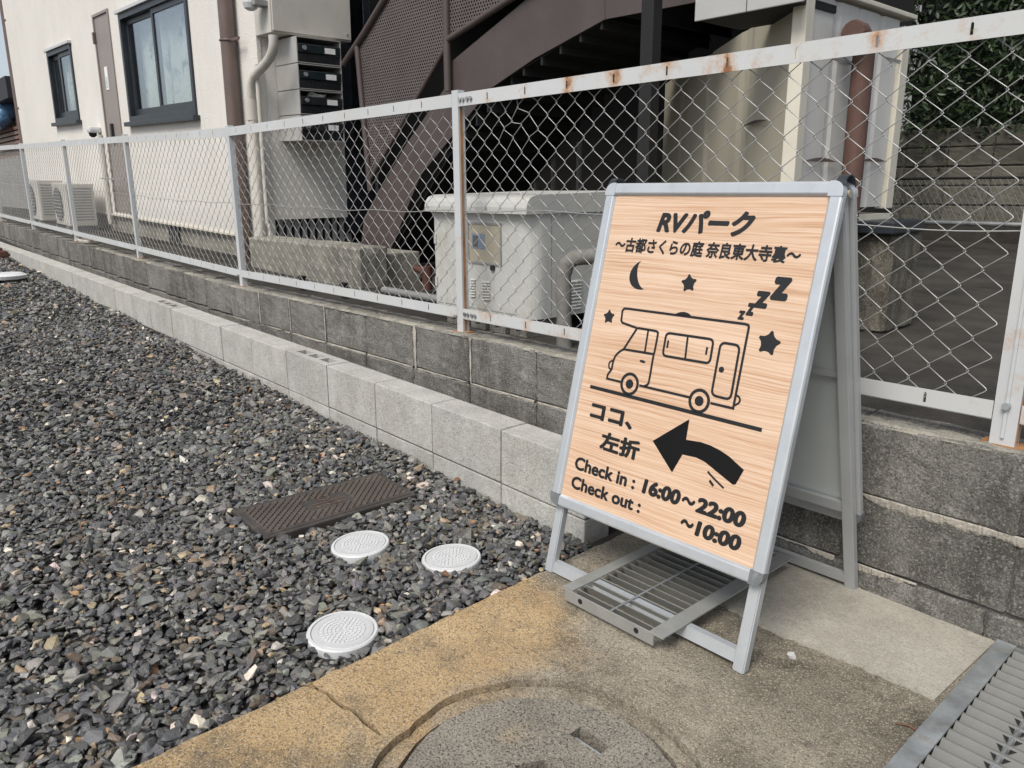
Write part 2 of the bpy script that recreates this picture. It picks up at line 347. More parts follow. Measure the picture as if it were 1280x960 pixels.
def leaf_mat():
    m = NM('hedge_leaf'); at = m.n('ShaderNodeAttribute', attribute_name='col'); m.done(at.outputs['Color'], .45, 0, .5); return m.m
M['leaf'] = leaf_mat()

# ================================================================== SETTING
def G(x): return -1.10 - .02 * x                            # concrete apron level (rises gently to the left)
def ZG(x): return -1.088 - .043 * (min(x, -1.7) + 1.7)      # gravel level
def DZ(x): return 0.026 * max(0., -4.9 - x)                 # old wall, fence and yard climb beyond the stairs
def tilt(me, fn):
    for v in me.vertices: v.co.z += fn(v.co.x)
    me.update(); return me
g = MB().add([(-300,-300,-1.45),(300,-300,-1.45),(300,300,-1.45),(-300,300,-1.45)], [(0,1,2,3)]).build('ground', M['bed']); tag(g, kind='structure')
xs = [-16, -8, -4, -1.7, -1.43]
v = []; f = []
for i, x in enumerate(xs): v += [(x, -3, ZG(x)-.012), (x, 1.99, ZG(x)-.012)]
for i in range(len(xs)-1): f.append((2*i, 2*i+2, 2*i+3, 2*i+1))
tag(MB().add(v, f).build('gravel_bed', M['bed']), kind='structure')
# yard behind the old wall
v = []; f = []
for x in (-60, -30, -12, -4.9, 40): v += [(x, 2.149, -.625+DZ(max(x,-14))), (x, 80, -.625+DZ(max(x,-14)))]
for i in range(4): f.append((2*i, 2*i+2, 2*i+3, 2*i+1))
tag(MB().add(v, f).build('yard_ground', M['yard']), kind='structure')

# concrete apron with the manhole opening and the crack cut out of it
MH = (-.868, .838)
def gp(u, v):
    r = ray(u, v); k = -1.10 / (r[2] + .02*r[0]); return (r[0]*k, r[1]*k)
crack_px = [(386,853),(398,862),(409,867),(419,876),(430,884),(441,887),(449,896),(457,903),(467,911),(476,919)]
cl = [gp(*p) for p in crack_px]; wd = [.004,.0045,.0055,.0045,.006,.0075,.0055,.009,.005,.003]
crack = []
for sgn in (1, -1):
    side = []
    for i, (a, b) in enumerate(cl):
        t = Vector((cl[min(i+1,len(cl)-1)][0]-cl[max(i-1,0)][0], cl[min(i+1,len(cl)-1)][1]-cl[max(i-1,0)][1])).normalized()
        side.append((a - sgn*t.y*wd[i]*random.uniform(.6,1.3), b + sgn*t.x*wd[i]*random.uniform(.6,1.3)))
    crack += side if sgn == 1 else side[::-1]
outer = [(-1.425, -2.0)]
edge = [(-1.425 - .03*max(0, (y-.3))/1.35 + random.uniform(-.004,.004), y) for y in np.arange(-1.9, 1.98, .035)]
outer += edge + [(-1.45, 1.995), (-.4655, 1.995), (-.4655, -2.0)]
hole = []
for k in range(90):
    a = 2*math.pi*k/90; rr = .322 + .006*math.sin(3*a+1) + .005*math.sin(7*a) + random.uniform(-.004,.004)
    hole.append((MH[0]+rr*math.cos(a), MH[1]+rr*math.sin(a)))
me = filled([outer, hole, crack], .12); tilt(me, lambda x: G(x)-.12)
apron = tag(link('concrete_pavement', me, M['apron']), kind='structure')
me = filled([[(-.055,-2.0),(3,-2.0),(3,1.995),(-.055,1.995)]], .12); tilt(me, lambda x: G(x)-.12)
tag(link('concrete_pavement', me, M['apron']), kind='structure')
# pale repair strip along the wall foot
pe = [(x, 1.642 + .012*math.sin(9*x) + random.uniform(-.006,.006) - .03*max(0,-.95-x)) for x in np.arange(-1.12, -.466, .02)]
me = filled([pe + [(-.466, 1.998), (-.9, 1.998), (-1.12, 1.998)]], .010); tilt(me, lambda x: G(x)-.0055)
tag(link('repair_strip', me, M['patch']), kind='structure')

# manhole
mh = thing('manhole_cover', 'round grey concrete manhole cover sunk in the tan pavement, cut off by the bottom edge', 'manhole', (MH[0], MH[1], G(MH[0])), (0, .02, 0))
hole2 = circle(0, 0, .284, 80, .003)
link('frame_ring', filled([[(a-MH[0], b-MH[1]) for a, b in [(MH[0]+(p[0]-MH[0])*.994, MH[1]+(p[1]-MH[1])*.994) for p in hole]], hole2], .1), M['apron'], mh, (0,0,-.118))
def slot(u, v, ang, l, wd):
    c = gp(u, v); a = math.radians(ang); ca, sa = math.cos(a), math.sin(a)
    return [(c[0]-MH[0] + ca*dx - sa*dy, c[1]-MH[1] + sa*dx + ca*dy) for dx, dy in ((-l,-wd),(l,-wd),(l,wd),(-l,wd))]
s1 = slot(737, 924, 2, .040, .016); s2 = slot(664, 957, 62, .03, .012)
disc = circle(0, 0, .2665, 80, .0022)
cv = link('cover_disc', filled([disc, s1, s2], .07), M['cover'], mh, (0,0,-.073))
for sl in (s1, s2):
    q = MB(); c = Vector((sum(p[0] for p in sl)/4, sum(p[1] for p in sl)/4, -.02)); d = Vector((sl[1][0]-sl[0][0], sl[1][1]-sl[0][1], 0)).normalized()
    q.tube([c-d*.036, c+d*.036], .0035, 8); q.build('lifting_bar', M['galv'], mh)

# ------------------------------------------------------------------ old retaining wall of grey blocks
ow = thing('block_retaining_wall', 'old stained dark grey concrete block wall under the chain-link fence', 'wall', (-6.5, 2.07, -1.25))
base = Vector((-6.5, 2.07, -1.25)); TOP = -.61
jx = [-2.095 + .41*k for k in range(-27, 8)]
def rough_block(x0, x1, y0, y1, z0, z1, seed, b=.006, amp=.003):
    rg = random.Random(seed); bm = bmesh.new(); bmesh.ops.create_cube(bm, size=1)
    for q in bm.verts: q.co = ((x0+x1)/2 + q.co.x*(x1-x0), (y0+y1)/2 + q.co.y*(y1-y0), (z0+z1)/2 + q.co.z*(z1-z0))
    bmesh.ops.bevel(bm, geom=bm.edges[:], offset=b, segments=1, affect='EDGES')
    bmesh.ops.subdivide_edges(bm, edges=[e for e in bm.edges if e.calc_length() > .08], cuts=6, use_grid_fill=True)
    for q in bm.verts:
        k = amp*(1 if rg.random() > .06 else 2.2); q.co += Vector((rg.uniform(-k,k), rg.uniform(-k*.6,k*.6), rg.uniform(-k,k)))
    return bm
k = 0
for c, (za, zb) in enumerate(((TOP-.197, TOP), (TOP-.40, TOP-.205), (TOP-.60, TOP-.408))):
    for i in range(len(jx)-1):
        xa, xb = jx[i]+.0035, jx[i+1]-.0035; k += 1
        if c == 2 and xb < -2.6: continue
        if c == 2 and xa > -.95: xa, xb = xa-.04, xb-.04
        dz = DZ((xa+xb)/2); off = random.uniform(-.004, .004)
        q = MB().bm(rough_block(xa-base.x, xb-base.x, 2.0+off-base.y, 2.15-base.y, za+dz-base.z, zb+dz-base.z, k))
        q.build('concrete_block', M['block_old'], ow)
q = MB(); # mortar core, recessed behind the block faces
for i in range(len(jx)-1):
    dz = DZ((jx[i]+jx[i+1])/2); q.box(jx[i]-base.x, jx[i+1]-base.x, 2.011-base.y, 2.14-base.y, -1.3-base.z, TOP-.008+dz-base.z)
q.build('mortar_core', M['mortar_dark'], ow)
def crumb_strip(x0, x1, z, y, h, seed, n=60, out=.006):           # broken, uneven bead of mortar squeezed from a joint
    rg = random.Random(seed); v = []; f = []; hh = h
    for i in range(n+1):
        x = x0 + (x1-x0)*i/n; hh = max(-h*.1, min(h*1.9, hh + rg.uniform(-.45,.45)*h)); o = out*rg.uniform(.2,1.2)
        v += [(x, y, z+.004), (x, y-o, z+.001), (x, y-o*.9, z-hh*.7), (x, y, z-hh)]
    for i in range(n):
        for j in range(3): f.append((4*i+j, 4*i+4+j, 4*i+5+j, 4*i+1+j))
    return [(a-base.x, b-base.y, c-base.z) for a, b, c in v], f
q = MB()
q.add(*crumb_strip(-.84, -.40, TOP-.1995, 2.0, .012, 3, 90, .004)); q.add(*crumb_strip(-1.44, -.88, TOP-.4045, 2.0, .009, 4, 80, .004)); q.add(*crumb_strip(-.84, -.66, TOP-.4035, 2.0, .012, 5, 40, .005))
for i in range(len(jx)-1):
    if -5.2 < jx[i] < -1.6 and random.random() < .75: q.add(*crumb_strip(jx[i]+.01, jx[i+1]-.01, TOP-.201+DZ(jx[i]), 2.004, .006, i, 24, .004))
q.build('mortar_bead', M['mortar'], ow)
q = MB()
for x, wdt in ((-2.888, .014), (-4.524, .008), (-3.72, .006), (-2.485, .007), (-4.125, .006)):   # pale lime runs down the joints
    v = []; n = 14
    for i in range(n+1):
        z = TOP - .002 - .195*i/n; a = wdt*random.uniform(.4,1)*(1.1-.4*i/n); v += [(x-a-base.x, 1.9935-base.y, z-base.z), (x+a-base.x, 1.9935-base.y, z-base.z)]
    q.add(v, [(2*i, 2*i+1, 2*i+3, 2*i+2) for i in range(n)])
q.build('lime_run', M['mortar'], ow)
# crust of old mortar on top of the wall front edge
v = []; f = []; n = 260
for i in range(n+1):
    x = -8 + 7.6*i/n; a = random.uniform(.002,.013); b = random.uniform(.015, .06)
    v += [(x-base.x, 1.998+random.uniform(-.004,.006)-base.y, TOP+DZ(x)-.004-base.z), (x-base.x, 2.01+a*.4-base.y, TOP+DZ(x)+a*.55-base.z), (x-base.x, 2.02+b-base.y, TOP+DZ(x)+.001-base.z)]
for i in range(n): f += [(3*i,3*i+3,3*i+4,3*i+1),(3*i+1,3*i+4,3*i+5,3*i+2)]
MB().add(v, f).build('mortar_crust', M['old_step'], ow)
# thin cracks running through the right-hand blocks
def crack_tube(pts, r):
    return MB().tube([py(u, v, 2.0) - base + Vector((random.uniform(-.002,.002), -.0005, 0)) for u, v in pts], r, 5)
q = crack_tube([(1245,566),(1243,578),(1250,592),(1247,604),(1258,614),(1252,628),(1244,645),(1242,657)], .0014); q.build('crack', M['black'], ow)

# ------------------------------------------------------------------ new pale kerb of concrete blocks
KX = -1.513
kr = thing('block_kerb', 'low pale new concrete block kerb between the gravel and the old wall', 'kerb', (KX, 1.66, -.8136), (0, .0215, 0))
solid = MB().box(-.3945, -.0005, 0, .12, -.195, -.0005, .004).mesh('kerb_block')
solid2 = MB().box(-.3945, -.0005, .001, .12, -.40, -.2005, .004).mesh('kerb_block_low')
rect = lambda a, b, c, d: [(a,c),(b,c),(b,d),(a,d)]
hol = filled([rect(-.3945,-.0005,0,.12)] + [rect(a-.042, a+.042, .035, .085) for a in (-.31,-.198,-.086)], .1945)
for vv in hol.vertices: vv.co.z -= .195
hol.name = 'kerb_block_hollow'
for i in range(34):
    link('kerb_block', hol if i in (4, 9) else solid, M['block_new'], kr, (-.4*i, random.uniform(-.0015,.0015), random.uniform(-.001,.001)))
    if i < 9: link('kerb_block', solid2, M['block_new'], kr, (-.4*i, random.uniform(-.0015,.0015), 0))
MB().box(-13.6, -.004, .006, .114, -.42, -.19).build('mortar_core', M['mortar_dark'], kr)

# ------------------------------------------------------------------ gravel
caps = [(-1.947,1.113),(-1.701,1.276),(-1.579,.838)]
def gravel():
    V = []; Fc = []; Cc = []; nv = 0
    pal = np.array([(.059,.061,.065),(.030,.030,.032),(.095,.095,.092),(.18,.175,.158),(.115,.09,.064),(.30,.225,.14),(.50,.45,.38),(.28,.155,.075),(.11,.112,.09)])
    wt = np.array([.30,.16,.25,.13,.08,.03,.02,.005,.045]); wt /= wt.sum()
    for (xa, xb, ya, yb, sp, npt, nb, smin) in ((-3.3,-1.43,-.6,1.658,.0165,17,70,.0128), (-6.2,-3.3,-1.3,1.658,.0215,12,36,.0142), (-15,-6.2,-1.8,1.658,.030,9,24,.0170)):
        bases = [hull(npt, 100*npt+i, 1, random.Random(i).uniform(.55,.9), random.Random(i+50).uniform(.32,.62)) for i in range(nb)]
        gx, gy = np.meshgrid(np.arange(xa, xb, sp), np.arange(ya, yb, sp)); P = np.stack([gx.ravel(), gy.ravel()], 1)
        P = P + RNG.uniform(-.5, .5, P.shape)*sp*1.25
        n2 = int(len(P)*.45); P2 = P[RNG.choice(len(P), n2, False)] + RNG.uniform(-.5,.5,(n2,2))*sp
        lift = np.concatenate([RNG.uniform(-.006,.006,len(P)), RNG.uniform(.004,.014,n2)]); P = np.concatenate([P, P2])
        ok = (P[:,0] < -1.437 - .03*np.maximum(0, P[:,1]-.3)/1.35) & (P[:,1] < 1.652)
        for cx, cy in caps: ok &= (np.hypot(P[:,0]-cx, P[:,1]-cy) > .094)
        ok &= ~((P[:,0] > -2.428) & (P[:,0] < -2.145) & (P[:,1] > .895) & (P[:,1] < 1.48))
        P = P[ok]; lift = lift[ok]; n = len(P)
        size = np.clip(RNG.lognormal(math.log(smin), .38, n), smin*.45, smin*2.6)
        pick = RNG.integers(0, nb, n); a = RNG.uniform(0, 6.283, n); tx = RNG.normal(0, .36, n); ty = RNG.normal(0, .36, n)
        ci = RNG.choice(len(pal), n, p=wt); cols = pal[ci] * RNG.uniform(.85, 1.6, (n,1)) * RNG.uniform(.94, 1.06, (n,3))
        zb = np.array([ZG(x) for x in P[:,0]]) + lift + .010*np.sin(P[:,0]*5.1+P[:,1]*3)*np.sin(P[:,1]*6.3)
        for b in range(nb):
            ii = np.where(pick == b)[0]; bv, bf = bases[b]; m = len(ii)
            if m == 0: continue
            ca, sa = np.cos(a[ii]), np.sin(a[ii]); cx, sx = np.cos(tx[ii]), np.sin(tx[ii]); cy, sy = np.cos(ty[ii]), np.sin(ty[ii])
            v = bv[None]*size[ii][:,None,None]
            y1 = v[...,1]*cx[:,None]-v[...,2]*sx[:,None]; z1 = v[...,1]*sx[:,None]+v[...,2]*cx[:,None]; x1 = v[...,0]
            x2 = x1*cy[:,None]+z1*sy[:,None]; z2 = -x1*sy[:,None]+z1*cy[:,None]
            xx = x2*ca[:,None]-y1*sa[:,None]+P[ii,0][:,None]; yy = x2*sa[:,None]+y1*ca[:,None]+P[ii,1][:,None]
            V.append(np.stack([xx, yy, z2+zb[ii][:,None]], -1).reshape(-1,3))
            Fc.append((bf[None] + (nv + np.arange(m)*len(bv))[:,None,None]).reshape(-1,3)); nv += m*len(bv)
            Cc.append(np.repeat(np.concatenate([cols[ii], np.ones((m,1))], 1), len(bv), 0))
    V = np.concatenate(V); Fc = np.concatenate(Fc); Cc = np.concatenate(Cc)
    return raw_mesh('gravel', V, Fc, Cc)
def raw_mesh(name, V, Fc, Cc):
    me = bpy.data.meshes.new(name); k = Fc.shape[1]
    me.vertices.add(len(V)); me.vertices.foreach_set('co', V.astype(np.float32).ravel())
    me.loops.add(Fc.size); me.loops.foreach_set('vertex_index', Fc.astype(np.int32).ravel())
    me.polygons.add(len(Fc)); me.polygons.foreach_set('loop_start', (np.arange(len(Fc))*k).astype(np.int32))
    me.update(calc_edges=True); me.polygons.foreach_set('use_smooth', np.zeros(len(Fc), dtype=bool))
    at = me.attributes.new('col', 'FLOAT_COLOR', 'POINT'); at.data.foreach_set('color', np.clip(Cc,0,1).astype(np.float32).ravel())
    return me
gv = link('gravel', gravel(), M['stone']); tag(gv, 'loose dark slate and brown gravel filling the left foreground', 'gravel', kind='stuff')

# ------------------------------------------------------------------ chain-link fence
POST = [-.53, -2.61, -4.878, -6.93, -8.88, -10.8, -12.7]
fb = Vector((-6.6, 2.06, TOP))
fe = thing('chain_link_fence', 'white steel post fence with silver chain-link mesh standing on the old block wall', 'fence', fb)
def shear(me, base=fb):
    for v in me.vertices: v.co.z += DZ(v.co.x + base.x)
    me.update(); return me
for i, x in enumerate(POST):
    h = .985; wv = .020 if i else .027; q = MB()
    poly = [(-wv,-.016),(wv,-.016),(wv,.018),(wv-.003,.018),(wv-.003,-.013),(-wv+.003,-.013),(-wv+.003,.018),(-wv,.018)]
    q.prism(poly, lambda a, b, d: (x-fb.x+a, b-.002, d), h)
    o = link('post', shear(q.mesh('post')), M['white_paint'], fe)
    if i in (0, 1):
        e = MB().box(x-fb.x+wv+.0004, x-fb.x+wv+.0016, -.010, .002, .01, h-.02).build('rust_streak', M['rust'], o)
    if i == 0:
        MB().box(x-fb.x-.004, x-fb.x+.004, -.0235, -.0185, .02, .95, .002).build('stiffening_rib', M['white_paint'], o)
    for zz in ((.10,) if i == 0 else (.07,)):
        bb = MB().tube([(x-fb.x+(.0 if i == 0 else -.023), -.02, zz+DZ(x)), (x-fb.x+(.0 if i == 0 else -.023), -.031, zz+DZ(x))], .009 if i == 0 else .006, 10); bb.build('bolt', M['galv'], o)
    MB().box(x-fb.x-wv-.02, x-fb.x+wv+.02, -.03, .035, -.002+DZ(x), .003+DZ(x)).build('base_plate', M['rust'], o)
def rail(xa, xb, z0, z1, name, pitch=.212, ph=.0, slotw=.0035, mt='rail_paint'):
    holes = []; x = xa + .06 + ph
    while x < xb - .04:
        zc = (z0+z1)/2; holes.append([(x-slotw, zc-.013), (x+slotw, zc-.013), (x+slotw, zc+.011), (x, zc+.015), (x-slotw, zc+.011)]); x += pitch
    me = filled([[(xa,z0),(xb,z0),(xb,z1),(xa,z1)]] + holes, .003)
    bm = bmesh.new(); bm.from_mesh(me)
    for v in bm.verts: v.co = (v.co.x-fb.x, v.co.z-.018, v.co.y-fb.z)
    bm.to_mesh(me); bm.free()
    q = MB(); q.add([v.co[:] for v in me.vertices], [tuple(p.vertices) for p in me.polygons])
    zz = z1-fb.z if name == 'top_rail' else z0-fb.z
    q.box(xa-fb.x, xb-fb.x, -.0149, .022, zz-.003, zz-.0002)
    return link(name, shear(q.mesh(name)), M[mt], fe)
def wire_bay(xa, xb, seed):
    hx, hz = .0445, .0405; z0, z1 = -.53-fb.z, .325-fb.z; rg = random.Random(seed); q = MB(); n = int((xb-xa)/hx)
    dmg = py(648, 142, 2.06) - fb; nz = int((z1-z0)/hz)
    wob = lambda x, z: (.0022*math.sin(x*7+z*5+seed), .0022*math.sin(x*6-z*9+2*seed))
    def knot(ix, iz):
        x = xa-fb.x + ix*hx; z = z1 - iz*hz; dx, dz = wob(x, z); x += dx; z += dz
        d = math.hypot(x-dmg.x, (z-dmg.z)*.8)
        if d < .13:
            r2 = random.Random(ix*97+iz); k = (1-d/.13); x += k*r2.uniform(-.045,.02); z += k*r2.uniform(-.035,.04)
        return x, z
    for i in range(n):
        pts = []
        for j in range(nz+1):
            right = (j + i) % 2 == 0
            x, z = knot(i+1 if right else i, j); s = 1 if right else -1
            px_, pz_ = x + s*.0032, z
            for dzz, dy in ((.0042, .0028*s), (0, 0.0), (-.0042, -.0028*s)):
                pts.append((px_ - (0 if dzz == 0 else s*.0036), dy+.004, pz_+dzz))
        q.tube(pts, .0014, 5, False)
    o = link('wire_mesh', shear(q.mesh('wire_mesh')), M['wire'], fe); o['kind'] = 'stuff'; return o
for i in range(len(POST)-1):
    xb, xa = POST[i]-.021-(.008 if i == 0 else 0), POST[i+1]+.021
    rail(xa, xb, .312, .362, 'top_rail', .212, .12 if i == 0 else .05)
    rail(xa, xb, -.548, -.504, 'bottom_rail', .212, .12 if i == 0 else .05)
    wire_bay(xa, xb, i+1)
rail(-.50, .9, .312, .362, 'top_rail', .212); rail(-.50, .9, -.548, -.504, 'bottom_rail', .212); wire_bay(-.50, .9, 11)
pts = []
for x in np.arange(-12.7, .9, .06): pts.append((x-fb.x, -.002+.004*math.sin(x*9), -.100-fb.z+DZ(x)+.008*math.sin(x*2.3)+.004*math.sin(x*11)))
MB().tube(pts, .0019, 5, False).build('tension_wire', M['wire'], fe)
for z in (.337, -.526):
    for k in range(4):
        x = -2.61+.036+.021*k+(.006 if k > 1 else 0); MB().tube([(x-fb.x, -.0205, z-fb.z), (x-fb.x, -.026, z-fb.z)], .0075, 10).build('bolt', M['galv'], fe)

# ================================================================== A-FRAME SIGN
SW, SH = .670, .906
sb = Vector((-1.13, 1.72, -1.078))
sg = thing('a_frame_sign', 'aluminium A-frame sign board with wood-grain poster and black camper van drawing', 'sign board', sb)
def frame_fn(o, u, n): return lambda s, t, d: (Vector(o) + Vector((s,0,0)) + Vector(u)*t + Vector(n)*d - sb)
FRONT = frame_fn((-1.464, 1.451, -.872), (0,.2431,.970), (0,-.970,.2431))
BACK = frame_fn((-1.464, 1.961, -.870), (0,-.2607,.9654), (0,.9654,.2607))
RW = .033
def rail_bar(fn, s0, s1, t0, t1, along, name, mat):
    """snap-frame profile: bevelled bar; along = 's' or 't'"""
    prof = [(0,-.018),(0,-.0045),(.0025,-.0008),(.006,.0004),(.026,.0008),(.0285,-.0004),(RW,-.0062),(RW,-.018)]   # across, depth
    q = MB(); n = len(prof)
    if along == 't':
        flip = s0 > .3
        cr = [(s1-a if flip else s0+a, d) for a, d in prof]; v = [fn(a, t0, d) for a, d in cr] + [fn(a, t1, d) for a, d in cr]
    else:
        flip = t0 > .3
        cr = [(t1-a if flip else t0+a, d) for a, d in prof]; v = [fn(s0, a, d) for a, d in cr] + [fn(s1, a, d) for a, d in cr]
    q.add(v, [(i, (i+1)%n, (i+1)%n+n, i+n) for i in range(n)] + [tuple(range(n)), tuple(range(2*n-1,n-1,-1))])
    return q.build(name, mat, sg)
def corner(fn, s, t, sx, sy, name, mat, top=.0022):
    k = .0335; r = .024; pts = [(0,0)]
    poly = [(0,0),(k,0)] + [(k-r+r*math.cos(a), k-r+r*math.sin(a)) for a in np.linspace(0, math.pi/2, 8)] + [(0,k)]
    q = MB(); q.prism([(s+sx*a, t+sy*b) for a, b in poly], lambda a, b, d: fn(a, b, -.0185+d), .0185+top); return q.build(name, mat, sg)
def half(fn, inner):
    m = M['alu'] if not inner else M['alu_dull']
    k = .0335
    rail_bar(fn, 0, RW, k, SH-k, 't', 'frame_rail', m); rail_bar(fn, SW-RW, SW, k, SH-k, 't', 'frame_rail', m)
    rail_bar(fn, k, SW-k, 0, RW, 's', 'frame_rail', m); rail_bar(fn, k, SW-k, SH-RW, SH, 's', 'frame_rail', m)
    corner(fn, k, k, -1, -1, 'corner_cap', M['cap_grey']); corner(fn, SW-k, k, 1, -1, 'corner_cap', M['cap_grey'])
    corner(fn, k, SH-k, -1, 1, 'corner_cap', M['alu']); corner(fn, SW-k, SH-k, 1, 1, 'corner_cap', M['alu'])
    # legs behind the frame, running on to the ground
    for s0, s1 in ((.010,.040),(.630,.660)):
        t1 = SH-.02; bot = {}
        def pt(s, t, d): return fn(s, t, d)
        v = []
        for d in (-.0195, -.044):
            for s in (s0, s1):
                a = fn(s, 0, d); b = fn(s, 1, d); zt = G((a+sb).x)+.001-sb.z; tt = (zt-a.z)/(b.z-a.z); v += [fn(s, tt, d), fn(s, t1, d)]
        q = MB().add(v, [(0,2,3,1),(4,5,7,6),(0,1,5,4),(2,6,7,3),(0,4,6,2),(1,3,7,5)])
        bm = bmesh.new(); me = q.mesh(); bm.from_mesh(me); bmesh.ops.bevel(bm, geom=bm.edges[:], offset=.003, segments=2, affect='EDGES')
        MB().bm(bm).build('leg', m, sg)
    def bar(s0, s1, za, zb, d0, d1, name, mat):
        v = []
        for d in (d0, d1):
            for s in (s0, s1):
                for z in (za, zb):
                    a = fn(s, 0, d); b = fn(s, 1, d); tt = (z-sb.z-a.z)/(b.z-a.z); v.append(fn(s, tt, d))
        return MB().add(v, [(0,1,3,2),(4,6,7,5),(0,4,5,1),(2,3,7,6),(0,2,6,4),(1,5,7,3)]).build(name, mat, sg)
    bar(.0405, .6295, -1.066, -1.0365, -.023, -.040, 'foot_bar', m)
    bar(.0405, .6295, -.838, -.81, -.0215, -.040, 'stretcher', m)
    return bar
half(FRONT, False); bar = half(BACK, True)
bar(.0405, .6295, -.46, -.445, -.022, -.027, 'stay_bar', M['alu_dull'])
P4 = [(.030,.030),(SW-.030,.030),(SW-.030,SH-.030),(.030,SH-.030)]
# poster: local frame = sign plane so the grain runs across
pm = MB().prism(P4, lambda a, b, d: (a, d, b), .003).mesh('poster')
po = link('poster', pm, M['poster'], sg)
def plane_matrix(fn, d): 
    o = fn(0,0,d); x = fn(1,0,d)-o; z = fn(0,1,d)-o; y = -(fn(0,0,d+1)-o)
    return Matrix(((x.x,y.x,z.x,o.x),(x.y,y.y,z.y,o.y),(x.z,y.z,z.z,o.z),(0,0,0,1)))
po.matrix_local = plane_matrix(FRONT, -.0078)
MB().prism(P4, lambda a, b, d: FRONT(a, b, -.0125-d), .004).build('backing_board', M['back_panel'], sg)
MB().prism(P4, lambda a, b, d: BACK(a, b, -.0125-d), .004).build('back_board', M['back_panel'], sg)
MB().prism(P4, lambda a, b, d: BACK(a, b, -.0078-d), .003).build('rear_poster', M['poster'], sg)
# hinge hoops at both upper corners
for s in (.012, SW-.012):
    a0 = FRONT(s, SH-.014, -.004); b0 = BACK(s, SH-.014, -.004); c = (a0+b0)/2; r = (b0-a0).length/2
    pts = [c + Vector((0, -r*math.cos(t), r*.95*math.sin(t)+.000)) for t in np.linspace(.25, math.pi-.02, 16)]
    q = MB()
    for i in range(len(pts)-1):
        pass
    v = []
    for p in pts:
        e = (p-c).normalized(); v += [p+Vector((-.010,0,0)), p+Vector((.010,0,0)), p+Vector((.010,0,0))+e*.003, p+Vector((-.010,0,0))+e*.003]
    f = []
    for i in range(len(pts)-1):
        for k in range(4): f.append((4*i+k, 4*i+(k+1)%4, 4*i+4+(k+1)%4, 4*i+4+k))
    q.add(v, f); q.build('hinge_hoop', M['window_frame'], sg)
    MB().tube([c+Vector((-.012,0,-.012)), c+Vector((.012,0,-.012))], .008, 10).build('hinge_block', M['lining'], sg)
# ---- print on the poster: photo pixel -> sign plane (s, t)
_o = np.array([-1.464, 1.451, -.872]); _u = np.array([0,.2431,.970]); _n = np.array([0,-.970,.2431])
def st(u, v):
    r = ray(u, v); p = r*(_o.dot(_n)/r.dot(_n)) - _o; return (p[0], p.dot(_u))
INK = plane_matrix(FRONT, -.0072)
def ink(name, polys2d):
    """flat black print: list of (verts, faces) in (s,t)"""
    q = MB()
    for v, f in polys2d: q.add([(a, 0, b) for a, b in v], f)
    o = link(name, q.mesh(name), M['ink'], po); o.matrix_local = Matrix.Translation((0, -.0008, 0)); return o
def stroke(pts, wd, closed=False):
    P = [Vector(p) for p in pts]; n = len(P); v = []
    for i in range(n):
        a = P[(i-1) % n] if (closed or i > 0) else P[i]; b = P[(i+1) % n] if (closed or i < n-1) else P[i]
        d1 = (P[i]-a); d2 = (b-P[i]); d1 = d1.normalized() if d1.length > 1e-9 else d2.normalized(); d2 = d2.normalized() if d2.length > 1e-9 else d1
        t = (d1+d2).normalized(); nn = Vector((-t.y, t.x)); k = min(1.6, 1/max(.5, nn.dot(Vector((-d1.y, d1.x)))))
        v += [tuple(P[i]+nn*wd/2*k), tuple(P[i]-nn*wd/2*k)]
    m = n if closed else n-1
    return v, [(2*i, 2*i+1, (2*i+3) % (2*n), (2*i+2) % (2*n)) for i in range(m)]
def smooth(pts, k=2, closed=False):
    for _ in range(k):
        n = len(pts); out = []
        rng = range(n) if closed else range(n-1)
        if not closed: out.append(pts[0])
        for i in rng:
            a, b = pts[i], pts[(i+1) % n]
            out += [(a[0]*.75+b[0]*.25, a[1]*.75+b[1]*.25), (a[0]*.25+b[0]*.75, a[1]*.25+b[1]*.75)]
        if not closed: out.append(pts[-1])
        pts = out
    return pts
def rrect(px_pts, r=.012):
    c = [Vector(st(*p)) for p in px_pts]; out = []
    n = len(c)
    for i in range(n):
        a = (c[i-1]-c[i]).normalized(); b = (c[(i+1)%n]-c[i]).normalized()
        for t in (0,.25,.5,.75,1):
            p = c[i] + a*r*(1-t)**2 + b*r*t**2; out.append((p.x, p.y))
    return out
def ring(c, ro, ri, n=40):
    v = [(c[0]+r*math.cos(2*math.pi*k/n), c[1]+r*math.sin(2*math.pi*k/n)) for r in (ro, ri) for k in range(n)]
    return v, [(k, (k+1)%n, (k+1)%n+n, k+n) for k in range(n)]
def disc2(c, r, n=28, ry=None, rot=0):
    ry = ry or r
    return [(c[0]+r*math.cos(2*math.pi*k/n)*math.cos(rot)-ry*math.sin(2*math.pi*k/n)*math.sin(rot), c[1]+r*math.cos(2*math.pi*k/n)*math.sin(rot)+ry*math.sin(2*math.pi*k/n)*math.cos(rot)) for k in range(n)], [tuple(range(n))]
LW = .0062
S_ = lambda *pp: [st(*p) for p in pp]
van = []
van.append(stroke(S_((775,396),(774.5,400),(776,403),(780,404.5),(793.8,409.5)), LW))                      # overcab lower edge
van.append(stroke(S_((775,396),(776,388),(778,385.3),(782,385.3),(929,404.5),(933.5,406),(934,409),(928,440),(914.4,510.3),(886,503.6)), LW))
van.append(stroke(S_((860,496.5),(797,481.5)), LW)); van.append(stroke(S_((773.5,477),(756.6,472.8),(757.5,468),(762.5,461),(763.8,454)), LW))
van.append(stroke(smooth(S_((763.8,454),(766,446),(771,440),(777.5,436)),1), LW)); van.append(stroke(S_((777.5,436),(794.5,409.5)), LW))
van.append(stroke(S_((777,436),(814,442.2)), LW)); van.append(stroke(S_((808.3,412),(803.8,440.5)), LW*.9))
